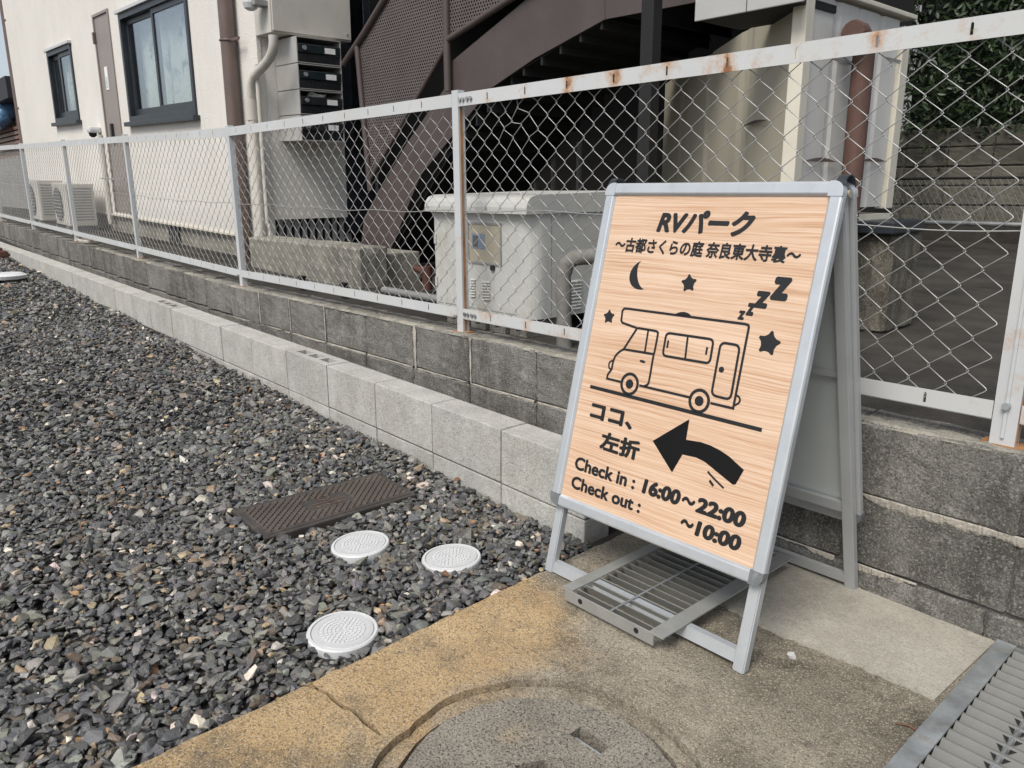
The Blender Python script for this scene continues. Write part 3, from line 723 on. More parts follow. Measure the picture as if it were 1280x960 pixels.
van.append(stroke(smooth(S_((794.5,409.5),(812,412.3),(820.5,414),(820,419),(816,440),(814.8,443),(809,478),(807,481),(803,482.5)),1), LW))
van.append((S_((842,393.2),(843.5,391.2),(848,389.6),(853,389.3),(858,390.7),(861.3,393.3),(861.8,396)), [tuple(range(7))]))
van.append(stroke(rrect([(831,415.5),(890,424),(885,454),(826,444)]), LW, True)); van.append(stroke(S_((857.6,420.5),(854.4,447.5)), LW*.9))
van.append(stroke(S_((833.3,425),(831.8,434.5)), LW*.9)); van.append(stroke(S_((882,433.5),(880.3,443)), LW*.9))
van.append(stroke(rrect([(899,427.5),(923,431.5),(911,499.5),(887,493.5)], .014), LW, True)); van.append(disc2(st(899.7,461.7), .0072))
for c in (st(784.7,479.7), st(871.8,501)): van.append(ring(c, .0305, .0225)); van.append(disc2(c, .0125))
van.append(stroke(smooth(S_((919,494),(923,497),(922.5,503),(916.5,506.5)),1), LW*.8)); van.append(stroke(smooth(S_((763.5,450),(759,453),(759,460),(762,461.5)),1), LW*.8))
van.append(disc2(st(801,451.5), .0095, 20, .0035, -.1))
ink('van_drawing', van); ink('road_line', [stroke(S_((735.6,482.8),(950.3,537.5)), .0095)])
ar = S_((813.8,551),(859.7,523.8),(855.5,549.6)) + smooth(S_((855.5,549.6),(880,553.5),(905,566.5),(922,582),(927.5,587)),1) + S_((927.8,587.5),(917.5,605.5),(914,606)) + smooth(S_((914,606),(895.6,591),(873.8,573),(851,568)),1) + S_((837.8,590.5))
me = filled([ar], .0002); q = [([(v.co.x, v.co.y) for v in me.vertices if True], [tuple(p.vertices) for p in me.polygons])]
ink('arrow', q); ink('motion_strokes', [stroke(smooth(S_((882.5,589.4),(890,598),(902.5,610.3)),1), .005), stroke(S_((884.7,600.5),(889.6,607.5)), .0065)])
def star(u, v, r, rot):
    c = st(u, v); P = []
    for k in range(10):
        a = math.pi/2 + rot + k*math.pi/5; rr = r if k % 2 == 0 else r*.5; P.append((c[0]+rr*math.cos(a), c[1]+rr*math.sin(a)))
    P = smooth(P, 1, True); return [c]+P, [(0, 1+k, 1+(k+1) % len(P)) for k in range(len(P))]
for a in ((859,353.5,.0265,.15),(759,395.5,.0225,.1),(959,428.5,.0335,-.12)): ink('star', [star(*a)])
mc = Vector(st(802, 344)); mo = []
T, Bm = Vector(st(800.5,325)), Vector(st(804.5,360.5)); mid = (T+Bm)/2; hh = (T-Bm).length/2; ax = (T-Bm).normalized(); nx = Vector((-ax.y, ax.x))
if nx.x > 0: nx = -nx
N_ = 20; o1 = [mid + ax*hh*math.cos(math.pi*k/N_) + nx*.047*math.sin(math.pi*k/N_) for k in range(N_+1)]; o2 = [mid + ax*hh*math.cos(math.pi*k/N_) + nx*.0205*math.sin(math.pi*k/N_) for k in range(N_+1)]
ink('moon', [([tuple(p) for p in o1+o2], [(k, k+1, N_+2+k, N_+1+k) for k in range(N_)])])
def text(name, body, s0, s1, t0, t1, bold=.02, shear_=0.0, spacing=1.0):
    cu = bpy.data.curves.new('t', 'FONT'); cu.body = body; cu.size = 1; cu.space_character = spacing; cu.resolution_u = 4; cu.fill_mode = 'FRONT'
    o = bpy.data.objects.new('t', cu); C.objects.link(o)
    me = bpy.data.meshes.new_from_object(o.evaluated_get(bpy.context.evaluated_depsgraph_get())); bpy.data.objects.remove(o)
    co = np.array([v.co[:2] for v in me.vertices]); co[:,0] += co[:,1]*shear_; fs = [tuple(p.vertices) for p in me.polygons]
    lo, hi = co.min(0)-bold, co.max(0)+bold; q = MB(); k = 0
    for i in range(13):                     # the same glyphs layered a little apart: a heavy, round-cornered weight
        a = 2*math.pi*i/12; d = np.array([math.cos(a), math.sin(a)])*bold if i < 12 else np.zeros(2)
        c2 = (co+d-lo)/(hi-lo); q.add([(s0+x*(s1-s0), -.000012*i, t0+y*(t1-t0)) for x, y in c2], fs)
    o = link(name, q.mesh(name), M['ink'], po); o.matrix_local = Matrix.Translation((0, -.0008, 0)); return o
text('lettering', 'RVパーク', .190, .470, .777, .838, .048, .22)
text('lettering', '〜古都さくらの庭 奈良東大寺裏〜', .062, .600, .722, .762, .034, .06)
text('lettering', 'z', .474, .492, .584, .606, .05, .12); text('lettering', 'z', .493, .514, .596, .626, .05, .12)
text('lettering', 'z', .508, .546, .616, .656, .05, .12); text('lettering', 'z', .545, .592, .638, .692, .05, .12)
text('lettering', 'ココ、', .083, .232, .262, .306, .05); text('lettering', '左折', .136, .270, .188, .240, .045)
text('lettering', 'Check in :', .062, .275, .114, .151, .036); text('lettering', '16:00', .300, .417, .113, .152, .058, .08)
text('lettering', '〜', .421, .460, .124, .142, .05); text('lettering', '22:00', .463, .598, .113, .152, .058, .08)
text('lettering', 'Check out :', .062, .306, .060, .096, .036); text('lettering', '〜', .430, .468, .070, .088, .05); text('lettering', '10:00', .474, .598, .058, .096, .058, .08)

# ================================================================== GRATES, LIDS, CAPS
def grate_bars(parent, x0, x1, ys, top, depth, th, lean, mat, ox, oy, oz):
    me = MB().add([(x0-ox,-th,top-oz),(x1-ox,-th,top-oz),(x1-ox,th,top-oz),(x0-ox,th,top-oz),(x0-ox,lean-th,top-depth-oz),(x1-ox,lean-th,top-depth-oz),(x1-ox,lean+th,top-depth-oz),(x0-ox,lean+th,top-depth-oz)],
                  [(0,1,2,3),(7,6,5,4),(0,4,5,1),(2,6,7,3),(0,3,7,4),(1,5,6,2)]).mesh('bar')
    for y in ys: link('bar', me, mat, parent, (0, y-oy, 0))
zt = -1.030
gr = thing('drain_grate', 'loose galvanised steel drain grate lying across the foot bars under the sign', 'drain grate', (-1.137, 1.64, zt-.006))
O = (-1.137, 1.64, zt-.006)
def gbox(n, x0, x1, y0, y1, z0, z1, m, b=.001): return MB().box(x0-O[0], x1-O[0], y0-O[1], y1-O[1], z0-O[2], z1-O[2], b).build(n, m, gr)
gbox('side_plate', -1.303, -1.268, 1.345, 1.935, zt-.0045, zt, M['galv2']); gbox('side_plate', -1.012, -.970, 1.338, 1.935, zt-.0045, zt, M['galv2'])
e = gbox('end_plate', -1.290, -.998, 1.3385, 1.3425, zt-.034, zt-.001, M['galv2'])
for x in (-1.235, -1.05): MB().tube([(x-O[0], 1.3378-O[1], zt-.016-O[2]), (x-O[0], 1.3384-O[1], zt-.016-O[2])], .0075, 12).build('end_hole', M['black'], e)
gbox('end_plate', -1.268, -1.012, 1.93, 1.934, zt-.034, zt-.001, M['galv2'])
grate_bars(gr, -1.2675, -1.0125, [1.362+.0305*k for k in range(19)], zt-.002, .027, .0017, .014, M['galv2'], *O)
MB().tube([(-1.137-O[0], y-O[1], zt-.0035-O[2]) for y in (1.3435, 1.929)], .0032, 8).build('cross_rod', M['galv'], gr)
G2 = (-.26, .6, -1.09)
g2 = thing('drain_grate', 'galvanised drain channel grate set in the pavement at the lower right corner', 'drain grate', G2, (0,.02,0))
zt = .012
MB().box(-.462-G2[0], -.4205-G2[0], -1.2, 1.392, zt-.006, zt, .0015).build('border_plate', M['galv'], g2); MB().box(-.10-G2[0], -.058-G2[0], -1.2, 1.392, zt-.006, zt, .0015).build('border_plate', M['galv'], g2)
MB().box(-.4205-G2[0], -.10-G2[0], 1.382, 1.386, zt-.03, zt-.001).build('end_plate', M['galv'], g2)
grate_bars(g2, -.4200, -.1005, [1.372-.0368*k for k in range(66)], zt-.004, .030, .0026, -.029, M['grate_bar'], G2[0], 0, 0)
MB().tube([(-.325-G2[0], -1.2, zt-.009), (-.325-G2[0], 1.38, zt-.009)], .0045, 8).build('cross_rod', M['galv'], g2)
q = MB()
for k in range(66):
    y = 1.372-.0368*k-.012
    for sx in (-1, 1): q.add([(-.325-G2[0]+sx*.006, y+.012, zt-.006),(-.325-G2[0]+sx*.006, y-.008, zt-.011),(-.325-G2[0]+sx*.022, y+.010, zt-.0062)], [(0,1,2)])
q.build('notches', M['black'], g2)['kind'] = 'stuff'

lab = ['white round plastic drain cap nearest the ribbed black meter lid', 'white round plastic drain cap farthest right, nearest the kerb and the sign', 'white round plastic drain cap nearest the concrete pavement edge']
def cap_parts():
    P = {}
    P['rim'] = MB().lathe((0,0,0), [(.089,-.09),(.089,-.002),(.086,.002),(.079,.002),(.078,-.003),(.0,-.003)][:5], 48).mesh('rim')
    P['disc'] = MB().lathe((0,0,0), [(.0765,-.01),(.0765,.0005),(.0755,.0015)], 48).mesh('disc')
    q = MB()
    for r, n in ((.012,6),(.022,12),(.032,18),(.042,24),(.052,30)):
        for k in range(n):
            a = 2*math.pi*k/n; ca, sa = math.cos(a), math.sin(a); w_, l_ = .0036, .0038
            q.add([(ca*(r+i*w_)-sa*j*l_, sa*(r+i*w_)+ca*j*l_, z) for z in (.0014,.0034) for i, j in ((-1,-1),(1,-1),(1,1),(-1,1))], [(4,5,6,7),(0,1,5,4),(1,2,6,5),(2,3,7,6),(3,0,4,7)])
    P['tread_pattern'] = q.mesh('tread_pattern')
    q = MB()
    v = [(r*math.cos(2*math.pi*k/48), r*math.sin(2*math.pi*k/48), .0019) for r in (.060,.070) for k in range(48)]
    q.add(v, [(k, (k+1)%48, (k+1)%48+48, k+48) for k in range(48) if 3 < k % 24 < 21]); P['grey_band'] = q.mesh('grey_band')
    return P
CP = cap_parts()
for (x, y), l, rz, tl in zip(caps, lab, (.3, 1.4, 2.2), (.03, -.02, .035)):
    t = thing('white_drain_cap', l, 'drain cap', (x, y, -1.061 if x < -1.9 else -1.071 if x < -1.65 else -1.077), (tl, -.02, rz), 'white plastic drain caps in the gravel')
    for n, me in CP.items(): link(n, me, M['pvc_grey'] if n in ('grey_band','disc') else M['pvc'], t)
# rectangular meter lid
ml = thing('meter_box_lid', 'dark brown rectangular ribbed meter box lid lying in the gravel', 'meter lid', (-2.285, 1.187, -1.077), (-.012, .043, -.02))
MB().box(-.130,.130,-.282,.282,-.02,.028,.004).build('rim', M['dark_lid'], ml)
pl = MB().box(-.114,.114,-.266,.266,.02,.0305,.002).build('plate', M['dark_lid'], ml)
q = MB()
pu = .0265
for i in range(-10, 11):
    for j in range(-20, 21):
        if (i+j) % 2: continue
        x, y = i*pu/2, j*pu/2
        if abs(x) > .103 or abs(y) > .255 or (abs(x) < .05 and abs(y) < .085): continue
        h_ = pu*.41; q.add([(x+a*h_*k, y+b*h_*k, z) for k, z in ((1,.0302),(.86,.0345)) for a, b in ((-1,0),(0,-1),(1,0),(0,1))], [(4,5,6,7),(0,1,5,4),(1,2,6,5),(2,3,7,6),(3,0,4,7)])
q.build('raised_tread', M['lid_tread'], ml)['kind'] = 'stuff'
em = MB()
v, f = ring((0,0), .020, .016, 24); em.add([(a-.028, b, .033) for a, b in v], f); em.tube([(.004,-.062,.032),(.004,.062,.032)], .0016, 6)
for k in range(6): em.tube([(.018+.012*(k%2), -.048+.019*k, .032), (.034, -.044+.019*k, .032), (.030, -.036+.019*k, .032)], .0014, 5)
em.build('emblem', M['louver'], pl)

# ================================================================== HOUSE ON THE LEFT
HO = Vector((-6.035, 2.8, -.62)); HA = .029
hc, hs_ = math.cos(HA), math.sin(HA)
def w2h(p): d = Vector(p)-HO; return Vector((d.x*hc - d.z*hs_, d.y, d.x*hs_ + d.z*hc))     # world -> house frame (rotation about y)
def hp(u, v, axis, val):
    o = w2h((0,0,0)); d = w2h(Vector(ray(u, v))) - o; return o + d*((val-o[axis])/d[axis])
ho = thing('cream_house', 'cream sided two-storey house with dark framed windows behind the fence', 'house', HO, (0, HA, 0))
zf = .5*(hp(125,264.7,1,0).z + hp(200,275.6,1,0).z)             # top of the foundation
xl = hp(14, 80, 1, 0).x; HT = 5.2
def rect_px(a, b, c, d): # TL, TR, BR, BL on the facade
    P = [hp(*q, 1, 0) for q in (a, b, c, d)]; return (P[0].x+P[3].x)/2, (P[1].x+P[2].x)/2, (P[2].z+P[3].z)/2, (P[0].z+P[1].z)/2
W1 = rect_px((151.7,18.8),(233.5,-19),(247,144),(162,153)); W2 = rect_px((61.7,66.4),(89.4,53),(99.7,149),(69.5,155))
DR = rect_px((117,19.5),(135.6,9.5),(165,271),(145,267)); DR = (DR[0], DR[1], zf+.02, DR[3])
openings = [W1, W2, DR]
npan = 22; pw = (-.0 - xl)/npan
for i in range(npan):
    xa, xb = xl+pw*i, xl+pw*(i+1)-.0018; cuts = sorted({xa, xb} | {c for o in openings for c in o[:2] if xa < c < xb}); q = MB()
    for a, b in zip(cuts, cuts[1:]):
        z = zf; 
        for o in sorted([o for o in openings if o[0] < (a+b)/2 < o[1]], key=lambda o: o[2]):
            if o[2]-z > .001: q.box(a, b, 0, .05, z, o[2])
            z = o[3]
        q.box(a, b, 0, .05, z, HT)
    q.build('siding_panel', M['siding'], ho)
MB().box(xl, -.01, .052, .06, zf+.001, HT-.001).build('sheathing', M['mortar'], ho) if False else None
def frame_parts(o, nm, pane_split):
    x0, x1, z0, z1 = o
    fr = MB(); t = .055
    for a in ((x0,x0+t,z0,z1),(x1-t,x1,z0,z1),(x0+t,x1-t,z0,z0+t),(x0+t,x1-t,z1-t,z1)): fr.box(a[0],a[1],-.02,.07,a[2],a[3],.004)
    wi = fr.build('window', M['window_frame'], ho)
    xm = x0+(x1-x0)*pane_split
    for k, (a, b, yo) in enumerate(((x0+t, xm+.03, .045), (xm-.03, x1-t, .015))):
        s = MB(); t2 = .05
        for c in ((a,a+t2,z0+t,z1-t),(b-t2,b,z0+t,z1-t),(a+t2,b-t2,z0+t,z0+t+.07),(a+t2,b-t2,z1-t-t2,z1-t)): s.box(c[0],c[1],yo-.012,yo+.012,c[2],c[3],.003)
        s.build('sash', M['window_frame'], wi)
        MB().box(a+t2-.004, b-t2+.004, yo-.002, yo+.002, z0+t+.066, z1-t-t2+.004).build('pane', M['glass'], wi)
    # pleated curtain hanging inside
    v = []; n = 80
    for i in range(n+1):
        x = x0+t+(x1-x0-2*t)*i/n; yy = .16+.022*math.sin(i*1.15)+.015*math.sin(i*.41)
        v += [(x, yy, z0+t+.02+.05*abs(math.sin(i*.21))), (x, yy, z1-t)]
    MB().add(v, [(2*i, 2*i+2, 2*i+3, 2*i+1) for i in range(n)], True).build('curtain', M['curtain'], wi)
    MB().box(x0-.05, x1+.05, .24, .25, z0-.05, z1+.05).build('room_backing', M['deep_shade'], wi)
    MB().box(x0-.05, x1+.05, -.065, .0, z0-.045, z0-.002, .004).build('sill', M['window_frame'], wi)
    MB().box(x0-.03, x1+.03, -.045, .0, z1+.002, z1+.035, .004).build('drip_cap', M['pvc_grey'], wi)
    return wi
frame_parts(W1, 'w', .5); frame_parts(W2, 'w', .45)
x0, x1, z0, z1 = DR
dr = MB().box(x0+.03, x1-.03, .0, .04, z0, z1-.03, .004).build('door', M['door_grey'], ho)
q = MB()
for a in ((x0,x0+.029,z0,z1),(x1-.029,x1,z0,z1),(x0+.029,x1-.029,z1-.029,z1)): q.box(a[0],a[1],-.015,.055,a[2],a[3],.003)
q.build('frame', M['door_grey'], dr)
a = hp(134, 98, 1, 0); MB().box(a.x-.055, a.x+.045, -.006, .002, a.z-.12, a.z+.12, .003).build('door_window', M['paper'], dr); MB().box(a.x-.035, a.x+.03, -.009, -.004, a.z-.10, a.z+.02, .002).build('pane', M['glass'], dr)
a = hp(142, 165, 1, 0); MB().box(a.x-.03, a.x+.03, -.03, .0, a.z-.11, a.z+.09, .006).build('handle', M['mail_black'], dr)
a = hp(118, 45, 1, 0); MB().box(x0-.012, x0+.03, -.03, .0, a.z-.09, a.z+.03, .003).build('hinge', M['brown_pipe'], dr)
MB().box(x0-.1, x1+.1, .3, .31, 0, 3).build('room_backing', M['deep_shade'], ho)
# foundation, vent
MB().box(xl, -.02, .03, .25, -.25, zf-.012).build('foundation', M['old_step'], ho)
MB().box(xl, .0, -.022, .03, zf-.02, zf-.001, .003).build('base_flashing', M['cream_trim'], ho)
a = hp(219, 292, 1, .03); vent = MB().box(a.x-.16, a.x+.16, .02, .029, a.z-.11, a.z+.11).build('vent', M['black'], ho)
for k in range(5): MB().box(a.x-.15+.065*k, a.x-.14+.065*k, .012, .019, a.z-.11, a.z+.11).build('slat', M['pipe_grey'], vent)
# right-hand return wall, rear body, upper roof
yr = w2h(px(434, 275.6, 0, HO.x+.0)).y
zb = hp(336, 278, 1, 0).z
MB().box(-.05, -.0, .051, yr, zb+.02, HT).build('return_wall', M['siding'], ho)
MB().box(-.03, .006, -.006, .03, zb+.02, HT, .004).build('corner_trim', M['siding'], ho)
MB().box(xl+.02, -.06, .5, 5.0, .0, HT-.02).build('rear_body', M['siding'], ho)
MB().box(xl-.3, .25, -.35, 5.5, HT, HT+.12).build('roof_slab', M['roof_black'], ho)
# dark glazed entrance beside the return wall
en = MB().box(-.05, -.02, yr+.002, yr+.30, zb-.12, HT).build('entrance_frame', M['window_frame'], ho)
MB().box(-.019, -.014, yr+.10, yr+.24, zb+.55, zb+2.4).build('entrance_glass', M['glass'], en)
# slatted crawl-space vent under the return wall
cw = MB().box(-.09, -.055, .05, yr+.3, zb-.20, zb+.018).build('crawl_vent', M['black'], ho)
for k in range(10): MB().box(-.054, -.036, .10+.07*k, .135+.07*k, zb-.19, zb+.015).build('slat', M['pipe_grey'], cw)
# downpipes
def downpipe(u0, u1, ztop, zbot, nm='downpipe'):
    a0 = hp(u0, 0, 1, -.07); x = a0.x
    p = MB().tube([(x, -.07, ztop), (x, -.07, zbot)], .058, 16, True).build(nm, M['brown_pipe'], ho)
    return p, x
p, dx = downpipe(281, 293, HT-.1, .02)
for v_ in (50,): 
    a = hp(288, v_, 1, -.07); b = MB(); b.tube([(dx+.0605*math.cos(t), -.07+.0605*math.sin(t), a.z) for t in np.linspace(0, 6.283, 17)], .008, 6, False); b.box(dx+.05, dx+.20, -.075, -.062, a.z-.01, a.z+.01); b.build('bracket', M['brown_pipe'], p)
p = MB().tube([(xl-.09, .05, HT-.1), (xl-.09, .05, .0)], .075, 14).build('downpipe', M['brown_pipe'], ho)
for v_ in (28, 140):
    a = hp(8, v_, 1, .05); MB().box(xl-.16, xl+.08, .0, .015, a.z-.015, a.z+.015).build('bracket', M['brown_pipe'], p)
# wall-mounted cabinet (over the return wall, flush with the house corner)
CX = .27
c0 = hp(339, 40, 0, CX); c1 = hp(439, 52, 0, CX)
cab = thing('meter_cabinet', 'plain beige steel meter cabinet hung above the letterboxes', 'cabinet', HO, (0, HA, 0))
MB().box(-.0+.008, CX, c0.y, c1.y, c0.z, c0.z+.95, .004).build('case', M['beige_box'], cab)
MB().box(CX, CX+.012, c0.y+.012, c1.y-.006, c0.z+.012, c0.z+.94, .003).build('door', M['beige_box'], cab)
MB().tube([(CX+.012, c1.y-.04, c0.z+.05), (CX+.02, c1.y-.04, c0.z+.05)], .007, 8).build('latch', M['galv'], cab)
# letterboxes
MX = .36
m0 = hp(370, 45, 0, MX); m1 = hp(425.5, 52, 0, MX); rows = [hp(370+.05*(v-45), v, 0, MX).z for v in (44, 78, 111, 143, 176)]
labs = ['topmost black-fronted letterbox, right under the beige cabinet', 'second black-fronted letterbox from the top, a label on its flap', 'third letterbox from the top with crumpled paper sticking out', 'lowest letterbox, papers in its open slot, half behind the fence rail']
for i in range(4):
    zt_, zb_ = rows[i]-.003, rows[i+1]+.003; h = zt_-zb_
    t = thing('letterbox', labs[i], 'letterbox', HO, (0, HA, 0), 'letterboxes stacked on the return wall')
    bx = MB(); y0, y1 = m0.y, m1.y
    for a in ((.004, MX, y0, y0+.006, zb_, zt_), (.004, MX, y1-.006, y1, zb_, zt_), (.004, MX, y0+.006, y1-.006, zb_, zb_+.006), (.004, MX, y0+.006, y1-.006, zt_-.006, zt_)): bx.box(*a)
    bx.build('case', M['mail_side'], t); MB().box(.004, .02, y0+.006, y1-.006, zb_+.006, zt_-.006).build('back', M['black'], t)
    MB().box(MX-.02, MX-.006, y0+.007, y1-.007, zb_+.008, zb_+h*.38, .003).build('lower_front', M['mail_black'], t)
    fl = MB().box(MX-.012, MX+.004, y0+.008, y1-.008, zb_+h*.40, zb_+h*.74, .004).build('flap', M['mail_green' if i < 2 else 'mail_black'], t)
    MB().box(MX+.0042, MX+.0055, y0+(y1-y0)*.62, y0+(y1-y0)*.86, zb_+h*.44, zb_+h*.66).build('name_card', M['paper'], fl)
    MB().tube([(MX+.004, y0+(y1-y0)*.16, zb_+h*.58), (MX+.014, y0+(y1-y0)*.16, zb_+h*.58)], h*.09, 12).build('knob', M['galv'], fl)
    q = MB()
    for k in range(14): q.box(MX-.0062, MX-.003, y0+.02+(y1-y0-.04)*k/14, y0+.02+(y1-y0-.04)*(k+.5)/14, zb_+.02, zb_+h*.33)
    q.build('ribs', M['mail_black'], t)['kind'] = 'stuff'
    if i >= 2:
        rg = random.Random(i); v = []
        for a in range(7):
            for b in range(4): v.append((MX-.05+.012*b+rg.uniform(-.01,.01), y0+(y1-y0)*(.22+.07*a), zb_+h*(.70+.06*b+.05*math.sin(a)+rg.uniform(-.02,.02))))
        f = [(4*a+b, 4*a+4+b, 4*a+5+b, 4*a+1+b) for a in range(6) for b in range(3)]
        tag(MB().add(v, f).build('paper', M['paper'], None, HO), ('crumpled white paper stuck in the third letterbox slot', 'folded leaflet poking out of the lowest letterbox')[i-2], 'paper').rotation_euler = (0, HA, 0)
# conduit running down from the cabinet
cd = thing('conduit', 'cream flexible cable conduit curving down the house corner beside the letterboxes', 'conduit', HO, (0, HA, 0))
def hpt(L, y): return [hp(u, v, 1, y) for u, v in L]
MB().tube(smooth([tuple(p) for p in hpt([(341,46),(342,58),(338,72),(326,86),(317,97),(314,110),(313.5,130)], -.05)], 2) if False else [Vector(p) for p in hpt([(341.5,44),(342,54),(341,63),(337,73),(331,81),(324,88),(318,95),(315,103),(314,113),(313.8,130)], -.05)], .034, 12).build('upper_hose', M['beige_box'], cd)
pp = hpt([(313.8,130),(315,150),(325,270)], -.05); xx = pp[0].x
MB().tube([(xx, -.05, pp[0].z+.03), (xx, -.05, pp[0].z-.12)], .046, 12).build('coupling', M['beige_box'], cd)
MB().tube([(xx+.01, -.05, pp[0].z-.1), (xx+.01, -.05, -.02), (xx+.06, -.07, -.13), (xx+.2, -.12, -.2), (xx+.9, -.22, -.2)], .034, 12).build('lower_pipe', M['beige_box'], cd)
MB().tube([(xx+.10, -.03, pp[0].z+.28), (xx+.10, -.03, .35)], .018, 8).build('side_cable', M['beige_box'], cd)
# small lamp and security camera on the facade
a = hp(313, 4, 1, -.10); lm = thing('wall_lamp', 'small grey wall lamp on the house corner by the beige cabinet', 'lamp', HO, (0, HA, 0))
MB().lathe((a.x, a.y, a.z), [(.02,.05),(.05,.04),(.055,0),(.045,-.035),(.02,-.05)], 16).build('head', M['pvc_grey'], lm); MB().box(a.x-.01, a.x+.09, -.11, .0, a.z-.02, a.z+.02, .004).build('arm', M['pipe_grey'], lm)
a = hp(110, 166, 1, -.13); sc_ = thing('security_camera', 'small white dome security camera low on the cream facade', 'camera', HO, (0, HA, 0))
MB().box(a.x-.07, a.x+.07, -.13, .0, a.z-.0, a.z+.07, .025).build('housing', M['pvc'], sc_); MB().lathe((a.x+.0, -.08, a.z-.03), [(.015,-.02),(.04,.0),(.045,.029)], 16, True).build('dome', M['black'], sc_)
MB().tube([(a.x+.08, -.03, a.z-.02), (a.x+.10, -.03, .1)], .03, 8).build('cable_duct', M['ac_body'], sc_)
MB().box(DR[0]-.05, DR[1]+.25, -.12, -.105, .62, .635).build('door_bar', M['pipe_grey'], ho)

# ------------------------------------------------------------------ air conditioner units by the house wall
def ac(label, u, v, y, s=1.0):
    b = py(u, v, y); t = thing('air_conditioner', label, 'air conditioner', (b.x, y, -.625+DZ(b.x)+.06), (0, HA, -.0), 'air conditioner units along the house wall')
    MB().box(-.40*s,.40*s,-.15,.15,.0,.60*s,.012).build('case', M['ac_body'], t)
    MB().lathe((0,0,0), [(.23*s,0),(.24*s,.006),(.23*s,.012),(.02,.014)], 28).build('fan_grille', M['ac_grille'], t, (-.10*s, -.151, .30*s)).rotation_euler = (math.pi/2, 0, 0)
    q = MB()
    for k in range(9): q.tube([(-.10*s-.21*s, -.168, .10*s+.05*s*k), (-.10*s+.21*s, -.168, .10*s+.05*s*k)], .004, 5)
    q.build('guard_wires', M['ac_body'], t)['kind'] = 'stuff'
    sp = MB()
    for k in range(12): sp.box(.4005*s, .403*s, -.12, .12, .08*s+.04*s*k, .10*s+.04*s*k)
    sp.build('side_fins', M['pipe_grey'], t)['kind'] = 'stuff'
    for xx in (-.3*s, .3*s): MB().box(xx-.03, xx+.03, -.17, .17, -.06, -.001).build('foot', M['grey_stone'], t)
    return t
ac('beige air conditioner unit behind the second post from the left', 62, 278, 2.50, .85); ac('beige air conditioner unit below the white security camera', 97, 284, 2.52, .82)

# ------------------------------------------------------------------ neighbour at the far left
nb = thing('neighbour_house', 'neighbouring house at the far left edge with black eave, blue roof tiles and brown louvres', 'house', (-24, 4.2, -.2))
def nbp(u, v, y=4.2): p = py(u, v, y); return p - Vector((-24,4.2,-.2))
A = nbp(-60, 97); B = nbp(22, 97); zz = [nbp(8, v).z for v in (105, 132, 134, 158, 160, 189, 200, 290)]
MB().box(A.x, B.x+.3, -.3, 4, zz[1], zz[0]).build('eave', M['roof_black'], nb)
q = nbp(0, 145)
tl = MB()
for i in range(7):
    for j in range(3): 
        x = q.x-1.2+.42*i; tl.tube([(x, -.25+.12*j-.1, zz[3]+.02+(zz[2]-zz[3])*j/3), (x, -.1+.12*j, zz[3]+.04+(zz[2]-zz[3])*(j+1)/3)], .19, 8)
tl.build('blue_tiles', M['tile_blue'], nb)
for k in range(5):
    zc = zz[5]+(zz[4]-zz[5])*(k+.1)/5; MB().box(A.x, B.x+.2, -.02+.0, .03, zc, zc+(zz[4]-zz[5])*.13).build('louvre', M['louver'], nb)
MB().box(A.x, B.x+.2, .05, 3.5, zz[7]-2, zz[2]-.03).build('wall', M['louver'], nb)
MB().box(A.x, B.x+.5, -.25, -.15, zz[7]-1.0, zz[6]).build('garden_wall', M['grey_stone'], nb)

# ================================================================== STEEL STAIRCASE
YS = 3.2
sb2 = Vector((-4, YS, -.62)); sc2 = thing('steel_staircase', 'dark brown steel staircase with perforated side panels rising to the right', 'staircase', sb2)
def sp2(u, v, y=YS): return py(u, v, y) - sb2
def plate(pxs, th, name, mat, y=YS):
    P = [sp2(u, v, y) for u, v in pxs]; n = len(P); q = MB()
    q.add(P + [p + Vector((0, th, 0)) for p in P], [tuple(range(n)), tuple(range(2*n-1,n-1,-1))] + [(i, (i+1)%n, (i+1)%n+n, i+n) for i in range(n)]); return q.build(name, mat, sc2)
low = [(470,338),(478,338),(525,220),(614,110),(612,60),(563,100),(508,180),(455,272),(452,300)]
up_ = [(563,78),(657,0),(690,-27),(756,-78),(756,24),(668,73),(614.5,109.6),(566,168)]
plate(low, .012, 'stringer', M['brown_steel'], YS+.013); plate(up_, .012, 'stringer', M['brown_steel'])
P0, P1 = sp2(614,110), sp2(525,220); P2, P3 = sp2(614,110), sp2(754,25)
back_low = plate(low, .012, 'stringer', M['brown_steel'], YS+.0135)
for vv in back_low.data.vertices: vv.co.y += .95
n = 7
for k in range(n):
    p = P1 + (P0-P1)*(k+.3)/n; MB().box(p.x-.02, p.x+.24, .026, .95, p.z+.155, p.z+.175).build('tread', M['black'], sc2); MB().box(p.x+.22, p.x+.235, .026, .95, p.z+.06, p.z+.154).build('riser', M['black'], sc2)  # black colour paints in the shade under the flight
for k in range(6):
    p = P2 + (P3-P2)*(k+.3)/6; MB().box(p.x-.02, p.x+.26, .013, .95, p.z+.13, p.z+.15).build('tread', M['black'], sc2); MB().box(p.x+.22, p.x+.235, .013, .95, p.z+.03, p.z+.129).build('riser', M['black'], sc2)  # black here too, for the shade below the stringer
def shade_plate(A_, B_, dz, nm):
    v = [A_+Vector((0,.014,dz)), B_+Vector((0,.014,dz)), B_+Vector((0,.95,dz)), A_+Vector((0,.95,dz))]; v += [p+Vector((0,0,.006)) for p in v]
    MB().add(v, [(0,1,2,3),(7,6,5,4),(0,4,5,1),(1,5,6,2),(2,6,7,3),(3,7,4,0)]).build(nm, M['black'], sc2)
shade_plate(P2, P3, .006, 'shade_plate'); shade_plate(sp2(478,338), P0, .03, 'shade_plate')  # black plates added below both flights to stand in for shade
